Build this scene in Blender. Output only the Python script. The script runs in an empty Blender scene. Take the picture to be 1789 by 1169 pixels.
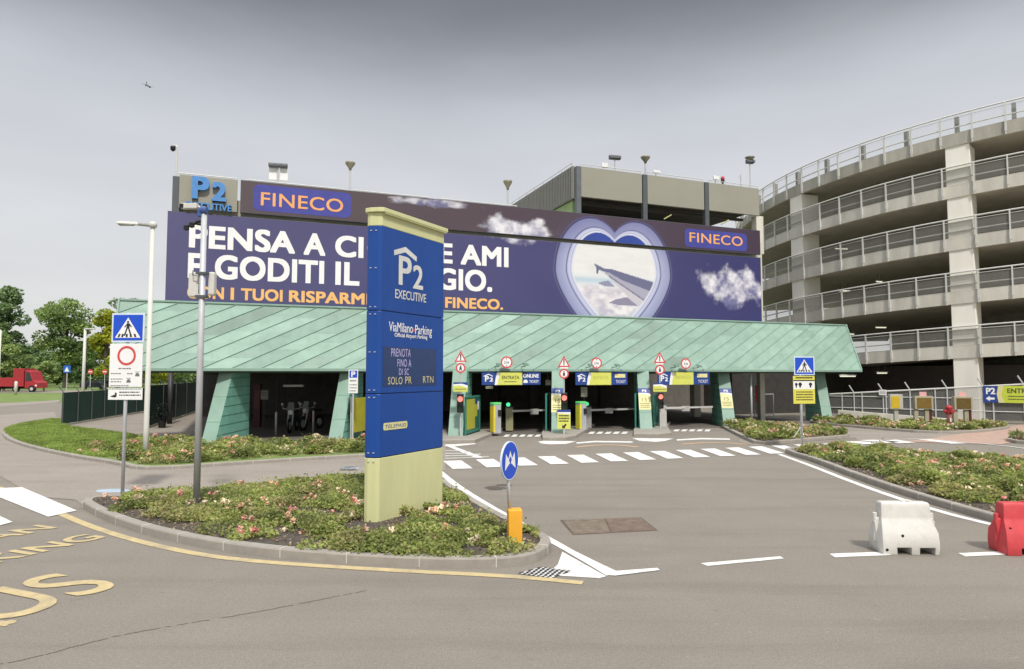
import bpy, math, random
import numpy as np
from mathutils import Vector, Matrix, noise as mnoise
R = math.radians
SC = bpy.context.scene
COL = SC.collection

# ------------------------------------------------------------------ camera, sky, sun, exposure
FPX, CX, CY, CAMH = 1166.0, 894.5, 584.5, 2.5
PITCH = math.atan((653 - 584.5) / FPX)
cam = bpy.data.cameras.new('camera'); camo = bpy.data.objects.new('camera', cam); COL.objects.link(camo)
camo.location = (0, 0, CAMH); camo.rotation_euler = (R(90) + PITCH, 0, 0)
cam.sensor_fit = 'HORIZONTAL'; cam.sensor_width = 36; cam.lens = FPX * 36 / 1789
cam.clip_start = 0.1; cam.clip_end = 6000
SC.camera = camo
SUN_DIR = Vector((0.19, -0.68, 0.88)).normalized()
SUN_EL = math.asin(SUN_DIR.z); SUN_AZ = math.atan2(SUN_DIR.x, SUN_DIR.y)
wd = bpy.data.worlds.new('World'); SC.world = wd; wd.use_nodes = True
nt = wd.node_tree; nt.nodes.clear()
N = nt.nodes.new; L = nt.links.new
sky = N('ShaderNodeTexSky'); sky.sky_type = 'NISHITA'; sky.sun_disc = False
sky.sun_elevation = SUN_EL; sky.sun_rotation = SUN_AZ; sky.air_density = 1.0; sky.dust_density = 3.0
tc = N('ShaderNodeTexCoord'); sx = N('ShaderNodeSeparateXYZ'); L(tc.outputs['Generated'], sx.inputs[0])
cn = N('ShaderNodeTexNoise'); cn.inputs['Scale'].default_value = 2.2; cn.inputs['Detail'].default_value = 5
mp = N('ShaderNodeMapping'); mp.inputs['Scale'].default_value = (1, 1, 3.2); L(tc.outputs['Generated'], mp.inputs[0]); L(mp.outputs[0], cn.inputs['Vector'])
ad = N('ShaderNodeMath'); ad.operation = 'MULTIPLY_ADD'; ad.inputs[1].default_value = 0.06; L(cn.outputs[0], ad.inputs[0]); L(sx.outputs['Z'], ad.inputs[2])
cr = N('ShaderNodeValToRGB'); cr.color_ramp.interpolation = 'B_SPLINE'
els = cr.color_ramp.elements
def lin(c):
    c = c / 255.0
    return c / 12.92 if c <= .04045 else ((c + .055) / 1.055) ** 2.4
def L3(r, g, b, k=1.0): return (lin(r) * k, lin(g) * k, lin(b) * k)
stops = [(0.0, (218, 218, 214)), (0.14, (214, 215, 216)), (0.30, (207, 209, 213)), (0.40, (196, 199, 205)),
         (0.46, (158, 160, 165)), (0.52, (108, 111, 117)), (0.60, (130, 133, 140)), (0.80, (196, 198, 204)), (1.0, (225, 226, 230))]
els[0].position = 0; els[0].color = (*L3(*stops[0][1]), 1)
els[1].position = 1; els[1].color = (*L3(*stops[-1][1]), 1)
for p, c in stops[1:-1]:
    e = els.new(p); e.color = (*L3(*c), 1)
L(ad.outputs[0], cr.inputs[0])
vm = N('ShaderNodeVectorMath'); vm.operation = 'SCALE'; vm.inputs['Scale'].default_value = 8.8; L(cr.outputs[0], vm.inputs[0])
cn2 = N('ShaderNodeTexNoise'); cn2.inputs['Scale'].default_value = 3.0; cn2.inputs['Detail'].default_value = 6
mp2 = N('ShaderNodeMapping'); mp2.inputs['Scale'].default_value = (1, 1, 4); L(tc.outputs['Generated'], mp2.inputs[0]); L(mp2.outputs[0], cn2.inputs['Vector'])
mr = N('ShaderNodeMapRange'); mr.inputs[1].default_value = .3; mr.inputs[2].default_value = .7; mr.inputs[3].default_value = .95; mr.inputs[4].default_value = 1.05
L(cn2.outputs[0], mr.inputs[0])
vm2 = N('ShaderNodeVectorMath'); vm2.operation = 'SCALE'; L(vm.outputs[0], vm2.inputs[0]); L(mr.outputs[0], vm2.inputs['Scale'])
mx = N('ShaderNodeMix'); mx.data_type = 'RGBA'; mx.inputs['Factor'].default_value = .92
L(sky.outputs[0], mx.inputs[6]); L(vm2.outputs[0], mx.inputs[7])
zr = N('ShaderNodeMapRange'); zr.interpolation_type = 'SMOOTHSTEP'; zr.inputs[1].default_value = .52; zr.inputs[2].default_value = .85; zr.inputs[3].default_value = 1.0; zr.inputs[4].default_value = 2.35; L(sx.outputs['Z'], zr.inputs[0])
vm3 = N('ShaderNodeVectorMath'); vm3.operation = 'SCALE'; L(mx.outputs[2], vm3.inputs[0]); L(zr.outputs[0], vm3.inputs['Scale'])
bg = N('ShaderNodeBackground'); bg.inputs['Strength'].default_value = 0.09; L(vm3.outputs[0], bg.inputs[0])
wo = N('ShaderNodeOutputWorld'); L(bg.outputs[0], wo.inputs[0])
sl = bpy.data.lights.new('sun', 'SUN'); sl.energy = 2.3; sl.angle = R(5); sl.color = (1, .95, .87)
slo = bpy.data.objects.new('sun', sl); COL.objects.link(slo); slo.rotation_euler = SUN_DIR.to_track_quat('Z', 'Y').to_euler()
SC.view_settings.view_transform = 'Standard'; SC.view_settings.look = 'None'; SC.view_settings.gamma = 1.0
SC.view_settings.exposure = 0.5
SC.cycles.max_bounces = 6; SC.cycles.use_denoising = True

# ------------------------------------------------------------------ pixel of the photograph -> point of the place
def ray(px, py):
    a = (px - CX) / FPX; b = (CY - py) / FPX
    return (a, math.cos(PITCH) - math.sin(PITCH) * b, math.sin(PITCH) + math.cos(PITCH) * b)
def G(px, py, z=0.0):
    d = ray(px, py); t = (z - CAMH) / d[2]
    return (d[0] * t, d[1] * t)
def AT(px, py, Y):
    d = ray(px, py); t = Y / d[1]
    return (d[0] * t, Y, CAMH + d[2] * t)
class Fr:
    def __init__(s, o, rot): s.o = o; s.rot = rot; s.c = math.cos(rot); s.s = math.sin(rot)
    def loc(s, px, py, v=0.0):
        d = ray(px, py); t = (v - s.o[0] * s.s + s.o[1] * s.c) / (-d[0] * s.s + d[1] * s.c)
        X = d[0] * t - s.o[0]; Y = d[1] * t - s.o[1]
        return (X * s.c + Y * s.s, CAMH + d[2] * t)
    def W(s, a, v, z): return (s.o[0] + a * s.c - v * s.s, s.o[1] + a * s.s + v * s.c, z)
    def inv(s, x, y):
        X = x - s.o[0]; Y = y - s.o[1]; return (X * s.c + Y * s.s, -X * s.s + Y * s.c)

# ------------------------------------------------------------------ materials
MATS = {}
def mat(name, col, rough=.6, metal=0.0, var=.12, scale=2.5, bump=0.0, bscale=40, emit=0.0, spec=.4, grime=0.0, attr=None, alpha=1.0, trans=0.0, stretch=None, gcol=None):
    if name in MATS: return MATS[name]
    m = bpy.data.materials.new(name); m.use_nodes = True; MATS[name] = m
    t = m.node_tree; n = t.nodes.new; l = t.links.new
    b = t.nodes['Principled BSDF']
    b.inputs['Roughness'].default_value = rough; b.inputs['Metallic'].default_value = metal; b.inputs['Specular IOR Level'].default_value = spec
    tcn = n('ShaderNodeTexCoord'); src = tcn.outputs['Object']
    if stretch:
        mpn = n('ShaderNodeMapping'); mpn.inputs['Scale'].default_value = stretch; l(src, mpn.inputs[0]); src = mpn.outputs[0]
    no = n('ShaderNodeTexNoise'); no.inputs['Scale'].default_value = scale; no.inputs['Detail'].default_value = 7; no.inputs['Roughness'].default_value = .65
    l(src, no.inputs['Vector'])
    mrn = n('ShaderNodeMapRange'); mrn.inputs[1].default_value = .3; mrn.inputs[2].default_value = .7
    mrn.inputs[3].default_value = 1 - var; mrn.inputs[4].default_value = 1 + var; l(no.outputs[0], mrn.inputs[0])
    sc = n('ShaderNodeVectorMath'); sc.operation = 'SCALE'
    if attr:
        an = n('ShaderNodeAttribute'); an.attribute_name = attr; l(an.outputs['Color'], sc.inputs[0])
    else: sc.inputs[0].default_value = col
    l(mrn.outputs[0], sc.inputs['Scale']); out = sc.outputs[0]
    if grime:
        g = n('ShaderNodeTexNoise'); g.inputs['Scale'].default_value = scale * .23; g.inputs['Detail'].default_value = 9; g.inputs['Roughness'].default_value = .7
        l(src, g.inputs['Vector'])
        gr = n('ShaderNodeMapRange'); gr.inputs[1].default_value = .48; gr.inputs[2].default_value = .72; gr.inputs[3].default_value = 0; gr.inputs[4].default_value = grime
        l(g.outputs[0], gr.inputs[0])
        mxn = n('ShaderNodeMix'); mxn.data_type = 'RGBA'; l(gr.outputs[0], mxn.inputs['Factor']); l(out, mxn.inputs[6])
        mxn.inputs[7].default_value = (*(gcol or (col[0] * .35 + .02, col[1] * .35 + .018, col[2] * .35 + .012)), 1); out = mxn.outputs[2]
    l(out, b.inputs['Base Color'])
    if bump:
        bn = n('ShaderNodeTexNoise'); bn.inputs['Scale'].default_value = bscale; bn.inputs['Detail'].default_value = 4; l(src, bn.inputs['Vector'])
        bu = n('ShaderNodeBump'); bu.inputs['Strength'].default_value = bump; bu.inputs['Distance'].default_value = .02; l(bn.outputs[0], bu.inputs['Height']); l(bu.outputs[0], b.inputs['Normal'])
    if emit:
        l(out, b.inputs['Emission Color']); b.inputs['Emission Strength'].default_value = emit
    if alpha < 1: b.inputs['Alpha'].default_value = alpha
    if trans: b.inputs['Transmission Weight'].default_value = trans
    return m
def leafmat(name, col, tl=.45):
    if name in MATS: return MATS[name]
    m = bpy.data.materials.new(name); m.use_nodes = True; MATS[name] = m
    t = m.node_tree; n = t.nodes.new; l = t.links.new
    b = t.nodes['Principled BSDF']; b.inputs['Roughness'].default_value = .55; b.inputs['Specular IOR Level'].default_value = .3
    oi = n('ShaderNodeTexCoord'); no = n('ShaderNodeTexNoise'); no.inputs['Scale'].default_value = 1.7; l(oi.outputs['Object'], no.inputs['Vector'])
    mrn = n('ShaderNodeMapRange'); mrn.inputs[1].default_value = .3; mrn.inputs[2].default_value = .7; mrn.inputs[3].default_value = .7; mrn.inputs[4].default_value = 1.35; l(no.outputs[0], mrn.inputs[0])
    sc = n('ShaderNodeVectorMath'); sc.operation = 'SCALE'; sc.inputs[0].default_value = col; l(mrn.outputs[0], sc.inputs['Scale'])
    l(sc.outputs[0], b.inputs['Base Color'])
    tr = n('ShaderNodeBsdfTranslucent'); l(sc.outputs[0], tr.inputs['Color'])
    ms = n('ShaderNodeMixShader'); ms.inputs[0].default_value = tl
    l(b.outputs[0], ms.inputs[1]); l(tr.outputs[0], ms.inputs[2]); l(ms.outputs[0], t.nodes['Material Output'].inputs[0])
    return m

def road_mat(name, col):
    m = mat(name, col, .9, var=.07, scale=.55, bump=.35, bscale=150, grime=.20, gcol=(col[0] * .62, col[1] * .62, col[2] * .62))
    t = m.node_tree; n = t.nodes.new; l = t.links.new; b = t.nodes['Principled BSDF']; src = b.inputs['Base Color'].links[0].from_socket; tcn = n('ShaderNodeTexCoord')
    def layer(src, scale, lo, hi, a, c, stretch=None, detail=3, rough=.6, rot=0):
        v = tcn.outputs['Object']
        if stretch: mp_ = n('ShaderNodeMapping'); mp_.inputs['Scale'].default_value = stretch; mp_.inputs['Rotation'].default_value = (0, 0, rot); l(v, mp_.inputs[0]); v = mp_.outputs[0]
        no = n('ShaderNodeTexNoise'); no.inputs['Scale'].default_value = scale; no.inputs['Detail'].default_value = detail; no.inputs['Roughness'].default_value = rough; l(v, no.inputs['Vector'])
        r_ = n('ShaderNodeMapRange'); r_.inputs[1].default_value = lo; r_.inputs[2].default_value = hi; r_.inputs[3].default_value = a; r_.inputs[4].default_value = c; l(no.outputs[0], r_.inputs[0])
        sc = n('ShaderNodeVectorMath'); sc.operation = 'SCALE'; l(src, sc.inputs[0]); l(r_.outputs[0], sc.inputs['Scale']); return sc.outputs[0]
    src = layer(src, 75, .30, .70, .74, 1.26, None, 2)                         # aggregate
    src = layer(src, 22, .35, .70, .93, 1.07, None, 4)                         # coarse mottling
    src = layer(src, .9, .50, .72, 1.0, .84, (.16, 1.6, 1), 5, .6, .25)        # wheel tracks along the road
    src = layer(src, 2.6, .64, .74, 1.0, .72, None, 6, .7)                     # oil spots
    src = layer(src, 5.5, .68, .74, 1.0, 1.14, None, 3, .5)                    # pale worn spots
    l(src, b.inputs['Base Color']); return m
asphalt = road_mat('asphalt', (.222, .199, .166))
path_m = road_mat('path_asphalt', (.285, .25, .213))
concrete = mat('concrete', (.43, .41, .355), .85, var=.14, scale=1.6, bump=.15, bscale=25, grime=.5, stretch=(1, 1, .25))
conc_light = mat('concrete_light', (.61, .585, .515), .85, var=.12, scale=1.6, bump=.12, bscale=25, grime=.38, stretch=(1, 1, .22), gcol=(.30, .285, .25))
conc_col = mat('pale_column_concrete', (.84, .81, .73), .8, var=.07, scale=1.0, bump=.1, bscale=25, grime=.10, stretch=(1, 1, .2))
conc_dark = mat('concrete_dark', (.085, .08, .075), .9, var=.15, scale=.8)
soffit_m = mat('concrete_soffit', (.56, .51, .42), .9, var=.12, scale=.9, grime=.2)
kerb_m = mat('kerb_stone', (.31, .285, .248), .85, var=.10, scale=6, bump=.2, bscale=60, grime=.2)
joint_m = mat('mortar', (.55, .54, .5), .9)
soil_m = mat('soil', (.075, .064, .054), .95, var=.5, scale=12, bump=1.0, bscale=35, grime=.5, gcol=(.14, .105, .075))
grass_m = mat('grass_ground', (.15, .21, .055), .95, var=.25, scale=.7, bump=.5, bscale=60)
ROADC = (.25, .22, .18)
paint_w = mat('road_paint', (.72, .71, .68), .7, var=.08, scale=16, grime=.62, gcol=ROADC)
paint_wt = mat('road_paint_worn', (.50, .49, .46), .8, var=.18, scale=8, grime=.5)
paint_y = mat('yellow_road_paint', (.50, .40, .21), .75, var=.14, scale=9, grime=.75, gcol=ROADC)
paint_o = mat('orange_road_paint', (.50, .33, .20), .75, var=.14, scale=7, grime=.6, gcol=ROADC)
copper = mat('copper_patina', (.24, .36, .29), .6, var=.14, scale=1.8, attr='tint', spec=.35, grime=.34, gcol=(.17, .245, .20), bump=.12, bscale=3)
copper_f = mat('copper_front', (.24, .365, .30), .6, var=.10, scale=1.5, grime=.12)
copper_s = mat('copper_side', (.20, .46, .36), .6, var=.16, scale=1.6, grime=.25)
seam_m = mat('copper_seam', (.20, .36, .28), .6)
steel = mat('galvanised_steel', (.52, .53, .55), .5, .15, var=.06, scale=5)
steel_l = mat('pale_painted_steel', (.60, .60, .57), .5, .1, var=.05, scale=5)
steel_d = mat('dark_grey_steel', (.10, .11, .12), .55, .2, var=.08)
black = mat('black_plastic', (.012, .012, .013), .5)
blackm = mat('black_print', (.02, .02, .022), .6)
white_s = mat('white_print', (.80, .80, .80), .5, var=.03)
white_p = mat('white_plastic', (.62, .605, .565), .5, var=.08, scale=5, grime=.42, gcol=(.22, .19, .15), bump=.08, bscale=30)
red_p = mat('red_plastic', (.56, .06, .07), .5, var=.12, scale=5, grime=.35, gcol=(.36, .10, .09), bump=.08, bscale=30)
red_s = mat('red_print', (.60, .075, .075), .5, var=.05)
blue_s = mat('blue_sign', (.010, .075, .56), .35, var=.04, spec=.5)
blue_t = mat('blue_totem', (.004, .056, .285), .32, var=.10, scale=2.2, spec=.5, stretch=(1, 1, .18), grime=.10, gcol=(.03, .08, .25), bump=.03, bscale=2)
blue_d = mat('blue_banner', (.020, .055, .25), .5, var=.05)
lime_t = mat('pale_lime_steel', (.60, .60, .32), .42, var=.07, scale=2.2, grime=.22, gcol=(.38, .37, .22), stretch=(1, 1, .18), bump=.03, bscale=2)
yel_s = mat('yellow_sign', (.68, .62, .10), .5, var=.05)
yel_b = mat('banner_yellow', (.62, .64, .13), .5, var=.05)
yel_p = mat('pale_yellow_poster', (.66, .62, .30), .5, var=.05)
olive = mat('olive_yellow_poster', (.42, .42, .05), .5, var=.05)
amber = mat('amber_reflective', (.80, .39, .035), .45, var=.06, scale=4)
green_f = mat('dark_green_screen', (.018, .060, .048), .7, var=.15, scale=1.2, stretch=(6, 6, .4))
green_d = mat('green_door', (.035, .20, .15), .5, var=.08)
panel_b = mat('beige_panel', (.30, .29, .24), .65, var=.04, scale=.6, grime=.06)
lav = mat('panel_letter_blue', (.08, .24, .55), .5)
off_w = mat('cream_white', (.62, .62, .57), .5, var=.04, grime=.05)
glassm = mat('railing_mesh', (.34, .33, .30), .5, .0, var=.05, alpha=.38)
brick = mat('pink_paving', (.40, .275, .22), .9, var=.14, scale=3, bump=.2, bscale=50)
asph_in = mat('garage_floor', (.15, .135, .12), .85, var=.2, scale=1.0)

# ------------------------------------------------------------------ mesh builder
class MB:
    def __init__(s): s.v = []; s.f = []; s.m = []
    def add(s, vs, fs, mi=0):
        o = len(s.v); s.v.extend([tuple(p) for p in vs]); s.f.extend([tuple(i + o for i in f) for f in fs]); s.m.extend([mi] * len(fs)); return s
    def poly(s, pts, mi=0): return s.add(pts, [range(len(pts))], mi)
    def hexa(s, b, t, mi=0):
        n = len(b); fs = [tuple(reversed(range(n))), tuple(range(n, 2 * n))] + [(i, (i + 1) % n, n + (i + 1) % n, n + i) for i in range(n)]
        return s.add(list(b) + list(t), fs, mi)
    def box(s, x0, x1, y0, y1, z0, z1, mi=0):
        return s.hexa([(x0, y0, z0), (x1, y0, z0), (x1, y1, z0), (x0, y1, z0)], [(x0, y0, z1), (x1, y0, z1), (x1, y1, z1), (x0, y1, z1)], mi)
    def tube(s, pts, r, n=8, mi=0, r2=None):
        pts = [Vector(p) for p in pts]; k = len(pts); rings = []
        for i, p in enumerate(pts):
            d = (pts[min(i + 1, k - 1)] - pts[max(i - 1, 0)]).normalized()
            a = d.cross(Vector((0, 0, 1)) if abs(d.z) < .9 else Vector((1, 0, 0))).normalized(); b = d.cross(a)
            rr = r if r2 is None else r + (r2 - r) * i / (k - 1)
            rings.append([p + (a * math.cos(2 * math.pi * j / n) + b * math.sin(2 * math.pi * j / n)) * rr for j in range(n)])
        vs = [q for rg in rings for q in rg]; fs = []
        for i in range(k - 1):
            for j in range(n): fs.append((i * n + j, i * n + (j + 1) % n, (i + 1) * n + (j + 1) % n, (i + 1) * n + j))
        fs.append(tuple(reversed(range(n)))); fs.append(tuple((k - 1) * n + j for j in range(n)))
        return s.add(vs, fs, mi)
    def prism(s, p2, y0, y1, mi=0):           # p2 in (x,z), front at y0
        n = len(p2); vs = [(x, y0, z) for x, z in p2] + [(x, y1, z) for x, z in p2]
        return s.add(vs, [tuple(range(n)), tuple(reversed(range(n, 2 * n)))] + [(i, n + i, n + (i + 1) % n, (i + 1) % n) for i in range(n)], mi)
    def flat(s, p2, y, mi=0): return s.poly([(x, y, z) for x, z in p2], mi)
    def rect(s, x0, x1, z0, z1, y, mi=0): return s.flat([(x0, z0), (x1, z0), (x1, z1), (x0, z1)], y, mi)
    def disc(s, cx, cz, r, y, mi=0, n=32, t=0.0):
        p = [(cx + r * math.cos(2 * math.pi * i / n), cz + r * math.sin(2 * math.pi * i / n)) for i in range(n)]
        return s.prism(p, y, y + t, mi) if t else s.flat(p, y, mi)
    def lathe(s, prof, n=16, c=(0, 0), mi=0):
        vs = []; fs = []
        for r, z in prof:
            for j in range(n): vs.append((c[0] + r * math.cos(2 * math.pi * j / n), c[1] + r * math.sin(2 * math.pi * j / n), z))
        for i in range(len(prof) - 1):
            for j in range(n): fs.append((i * n + j, i * n + (j + 1) % n, (i + 1) * n + (j + 1) % n, (i + 1) * n + j))
        fs.append(tuple(reversed(range(n)))); fs.append(tuple((len(prof) - 1) * n + j for j in range(n)))
        return s.add(vs, fs, mi)
    def text(s, body, x0, x1, z0, z1, y, mi=0, bold=0.0, shear=0.0, fn=None, depth=0.0, space=1.0):
        vs, fs = glyphs(body, bold, shear, depth, space)
        a = np.array(vs); mn = a.min(0); mxx = a.max(0)
        out = []
        for p in vs:
            u = (p[0] - mn[0]) / max(mxx[0] - mn[0], 1e-6); w = (p[1] - mn[1]) / max(mxx[1] - mn[1], 1e-6)
            X = x0 + u * (x1 - x0); Z = z0 + w * (z1 - z0); Y = y - (p[2] - mn[2])
            out.append(fn(X, Z, p[2] - mn[2]) if fn else (X, Y, Z))
        return s.add(out, fs, mi)
    def build(s, name, mats, parent=None, smooth=False, bevel=0.0, seg=2):
        me = bpy.data.meshes.new(name); me.from_pydata(s.v, [], s.f)
        if not isinstance(mats, (list, tuple)): mats = [mats]
        for m in mats: me.materials.append(m)
        me.polygons.foreach_set('material_index', s.m)
        if smooth: me.polygons.foreach_set('use_smooth', [True] * len(s.f))
        me.update()
        o = bpy.data.objects.new(name, me); COL.objects.link(o)
        if parent: o.parent = parent
        if bevel:
            b = o.modifiers.new('bevel', 'BEVEL'); b.width = bevel; b.segments = seg; b.limit_method = 'ANGLE'; b.angle_limit = R(35)
        return o
_gc = {}
def glyphs(body, bold, shear, depth, space):
    key = (body, bold, shear, depth, space)
    if key in _gc: return _gc[key]
    cu = bpy.data.curves.new('text', 'FONT'); cu.body = body; cu.size = 1; cu.resolution_u = 5
    fat = bold * 1.15; cu.offset = 0.0; cu.shear = shear; cu.extrude = depth; cu.space_character = space
    o = bpy.data.objects.new('text', cu); COL.objects.link(o)
    dg = bpy.context.evaluated_depsgraph_get(); dg.update()
    me = bpy.data.meshes.new_from_object(o.evaluated_get(dg))
    V0 = [tuple(v.co) for v in me.vertices]; F0 = [tuple(p.vertices) for p in me.polygons]; r = (V0, F0)
    if fat > 0:                      # heavier strokes: the same outlines a hair apart, stacked
        V, F = [], []
        for k, (dx, dy) in enumerate([(0, 0), (fat, 0), (-fat, 0), (0, fat * .8), (0, -fat * .8), (fat, fat * .8), (-fat, -fat * .8), (fat, -fat * .8), (-fat, fat * .8)]):
            o_ = len(V); V += [(x + dx, y + dy, z + .0003 * k) for x, y, z in V0]; F += [tuple(i + o_ for i in f) for f in F0]
        r = (V, F)
    bpy.data.objects.remove(o); bpy.data.curves.remove(cu); bpy.data.meshes.remove(me)
    _gc[key] = r; return r

def thing(name, label, cat, loc=(0, 0, 0), rot=0.0, group=None):
    o = bpy.data.objects.new(name, None); COL.objects.link(o); o.empty_display_size = .2
    o.location = (loc[0], loc[1], loc[2] if len(loc) > 2 else 0); o.rotation_euler = (0, 0, rot)
    return tag(o, label, cat, group)
def tag(o, label, cat, group=None, kind=None):
    o['label'] = label; o['category'] = cat
    if group: o['group'] = group
    if kind: o['kind'] = kind
    return o
def struct(o, label=None, cat=None):
    o['kind'] = 'structure'
    if label: o['label'] = label; o['category'] = cat or o.name.split('.')[0].replace('_', ' ')
    return o
def dup(root, loc=None, rot=None, label=None, group=None):
    r = root.copy(); COL.objects.link(r)
    if loc is not None: r.location = (loc[0], loc[1], loc[2] if len(loc) > 2 else root.location.z)
    if rot is not None: r.rotation_euler = (0, 0, rot)
    if label: r['label'] = label
    if group: r['group'] = group
    def kids(a, b):
        for ch in list(a.children):
            if ch is b: continue
            c = ch.copy(); COL.objects.link(c); c.parent = b; kids(ch, c)
    kids(root, r); return r
def smooth_line(p, closed=False, it=2):
    p = [tuple(q) for q in p]
    for _ in range(it):
        q = []
        n = len(p)
        if not closed: q.append(p[0])
        for i in range(n if closed else n - 1):
            a, b = p[i], p[(i + 1) % n]
            q.append((a[0] * .75 + b[0] * .25, a[1] * .75 + b[1] * .25)); q.append((a[0] * .25 + b[0] * .75, a[1] * .25 + b[1] * .75))
        if not closed: q.append(p[-1])
        p = q
    return p
def area(p): return .5 * sum(p[i][0] * p[(i + 1) % len(p)][1] - p[(i + 1) % len(p)][0] * p[i][1] for i in range(len(p)))
def inside(px, py, poly):
    r = np.zeros(len(px), bool); n = len(poly); j = n - 1
    for i in range(n):
        xi, yi = poly[i]; xj, yj = poly[j]
        c = ((yi > py) != (yj > py)) & (px < (xj - xi) * (py - yi) / (yj - yi + 1e-12) + xi)
        r ^= c; j = i
    return r
def offset_poly(p, d):
    n = len(p); sg = 1 if area(p) > 0 else -1; out = []
    for i in range(n):
        a, b, c = Vector(p[i - 1]), Vector(p[i]), Vector(p[(i + 1) % n])
        t = ((b - a).normalized() + (c - b).normalized())
        t = t.normalized() if t.length > 1e-6 else (c - b).normalized()
        out.append((b.x - t.y * d * sg, b.y + t.x * d * sg))
    return out
def sheet(name, pts, z, m, label=None, cat=None):
    if area(pts) < 0: pts = pts[::-1]
    b = MB(); b.poly([(x, y, z) for x, y in pts]); return struct(b.build(name, m), label, cat)
def gpoly(pix, z=0.0): return [G(x, y, z) for x, y in pix]
def strip(pts, w):                      # polyline -> polygon of width w
    l, r = [], []
    for i, p in enumerate(pts):
        a = Vector(pts[max(i - 1, 0)]); c = Vector(pts[min(i + 1, len(pts) - 1)]); d = (c - a).normalized(); nn = Vector((-d.y, d.x)) * w / 2
        l.append((p[0] + nn.x, p[1] + nn.y)); r.append((p[0] - nn.x, p[1] - nn.y))
    return l, r
def stripe(name, pts, w, z, m, label=None, cat=None):
    l, r = strip(pts, w); b = MB()
    for i in range(len(l) - 1): b.poly([(*r[i], z), (*r[i + 1], z), (*l[i + 1], z), (*l[i], z)])
    return struct(b.build(name, m), label, cat)
# ================================================================== THE GROUND
b = MB(); b.poly([(-2500, -400, -.03), (2500, -400, -.03), (2500, 4500, -.03), (-2500, 4500, -.03)])
tag(b.build('ground', grass_m), 'wide flat grassy ground reaching to the horizon', 'ground', kind='structure')
sheet('road', [(-90, -40), (110, -40), (110, 58), (-90, 58)], 0.0, asphalt, 'grey worn asphalt roadway across the whole forecourt', 'road')
sheet('far_road', [(-220, 88), (-20, 88), (-20, 101), (-220, 101)], 0.0, path_m, 'pale far road beyond the green lawn strip', 'road')
sheet('path', gpoly([(-600, 860), (-300, 742), (95, 720), (107, 744), (240, 806), (640, 786), (778, 776), (778, 822), (640, 832), (400, 860), (240, 880), (150, 888), (132, 874), (62, 868), (0, 832), (-80, 815), (-300, 850)]), .008, path_m,
      'brownish asphalt footpath between the lawn and the island', 'path')
sheet('far_path', gpoly([(-500, 726), (-40, 708), (104, 699), (104, 703), (-40, 714), (-500, 735)]), .009, path_m, 'pale concrete path edging the far lawn', 'path')
sheet('yard', gpoly([(107, 744), (175, 752.5), (246, 761), (262, 769), (345, 765), (345, 720), (250, 721)]), .012, path_m, 'pale concrete yard between the two green screens', 'path')
sheet('side_path', gpoly([(1290, 772), (1322, 779), (1372, 775), (1440, 769), (1495, 765), (1500, 776), (1560, 775), (1760, 766), (1800, 742), (1640, 735), (1440, 728), (1310, 735)]), .008, path_m, 'pale asphalt footpath curving past the canopy end', 'path')
sheet('paving', gpoly([(1585, 772), (1640, 764), (1690, 757), (1740, 751), (1789, 741), (1960, 738), (2000, 752), (1900, 760), (1800, 767), (1750, 777), (1640, 774)]), .014, brick, 'pinkish paved path by the grey mesh fence', 'paving')
for nm, lab, pix in [('patch', 'darker square of patched asphalt before the crossing', [(1240, 812), (1420, 806), (1440, 822), (1250, 829)]), ]:
    pass

# painted markings
def pmark(name, quads, m, z=.006, label=None):
    b = MB()
    for q in quads:
        p = gpoly(q)
        if area(p) < 0: p = p[::-1]
        b.poly([(x, y, z) for x, y in p])
    return tag(b.build(name, m), label, 'road marking', kind='structure')
a1, a12 = Vector(G(774, 806)), Vector(G(1307.4, 781)); b1, b12 = Vector(G(826, 819)), Vector(G(1371.8, 792.6))
w1 = Vector(G(806, 805)) - a1
b = MB()
for i in range(-1, 14):
    t = i / 11; p = a1.lerp(a12, t); q = b1.lerp(b12, t); w = w1 * 1.0
    pts = [p, p + w, q, q - w]
    if area([tuple(v) for v in pts]) < 0: pts = pts[::-1]
    b.poly([(v.x, v.y, .012) for v in pts])
tag(b.build('zebra_crossing', paint_w), 'white zebra crossing stripes running across the car park entrance', 'zebra crossing', kind='structure')
pmark('zebra_crossing', [[(1395, 779), (1422, 776), (1450, 781), (1418, 784)], [(1432, 776.5), (1462, 774.5), (1515, 778.5), (1482, 781)], [(1468, 773), (1494, 771.5), (1545, 775), (1515, 777)], [(1540, 770.5), (1566, 769), (1600, 774), (1570, 775.5)], [(1605, 768.5), (1625, 768), (1690, 775.5), (1662, 776)], [(1500, 770), (1528, 769), (1575, 773), (1548, 774.5)]],
      paint_w, .018, 'white zebra stripes behind the large right flower bed')
pmark('zebra_crossing', [[(-60, 856), (38, 852), (134, 893), (84, 904), (-20, 862)], [(-90, 880), (-14, 896), (22, 913), (-40, 930), (-160, 900)], [(-300, 915), (-150, 935), (-90, 960), (-250, 985)]], paint_w, .012, 'white zebra stripes at the left edge beside the island tip')
z6 = lambda pts: [(760 + x / 2.795, 720 + y / 2.795) for x, y in pts]
ol = smooth_line(gpoly(z6([(25, 280), (110, 350), (250, 440), (430, 540), (560, 610), (700, 690), (885, 778)])))
il = smooth_line(gpoly(z6([(25, 306), (100, 375), (230, 460), (400, 555), (550, 632), (700, 717), (838, 801)])))
b = MB()
for i in range(len(ol) - 1): b.poly([(*il[i], .006), (*il[i + 1], .006), (*ol[i + 1], .006), (*ol[i], .006)])
tag(b.build('road_marking', paint_w), 'white edge line curving along the right side of the island', 'road marking', kind='structure')
pmark('road_marking', [z6([(622, 684), (700, 728), (836, 804), (800, 813), (600, 801), (575, 770), (600, 745)])], paint_w, .006, 'white painted wedge at the tip of the island')
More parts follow.
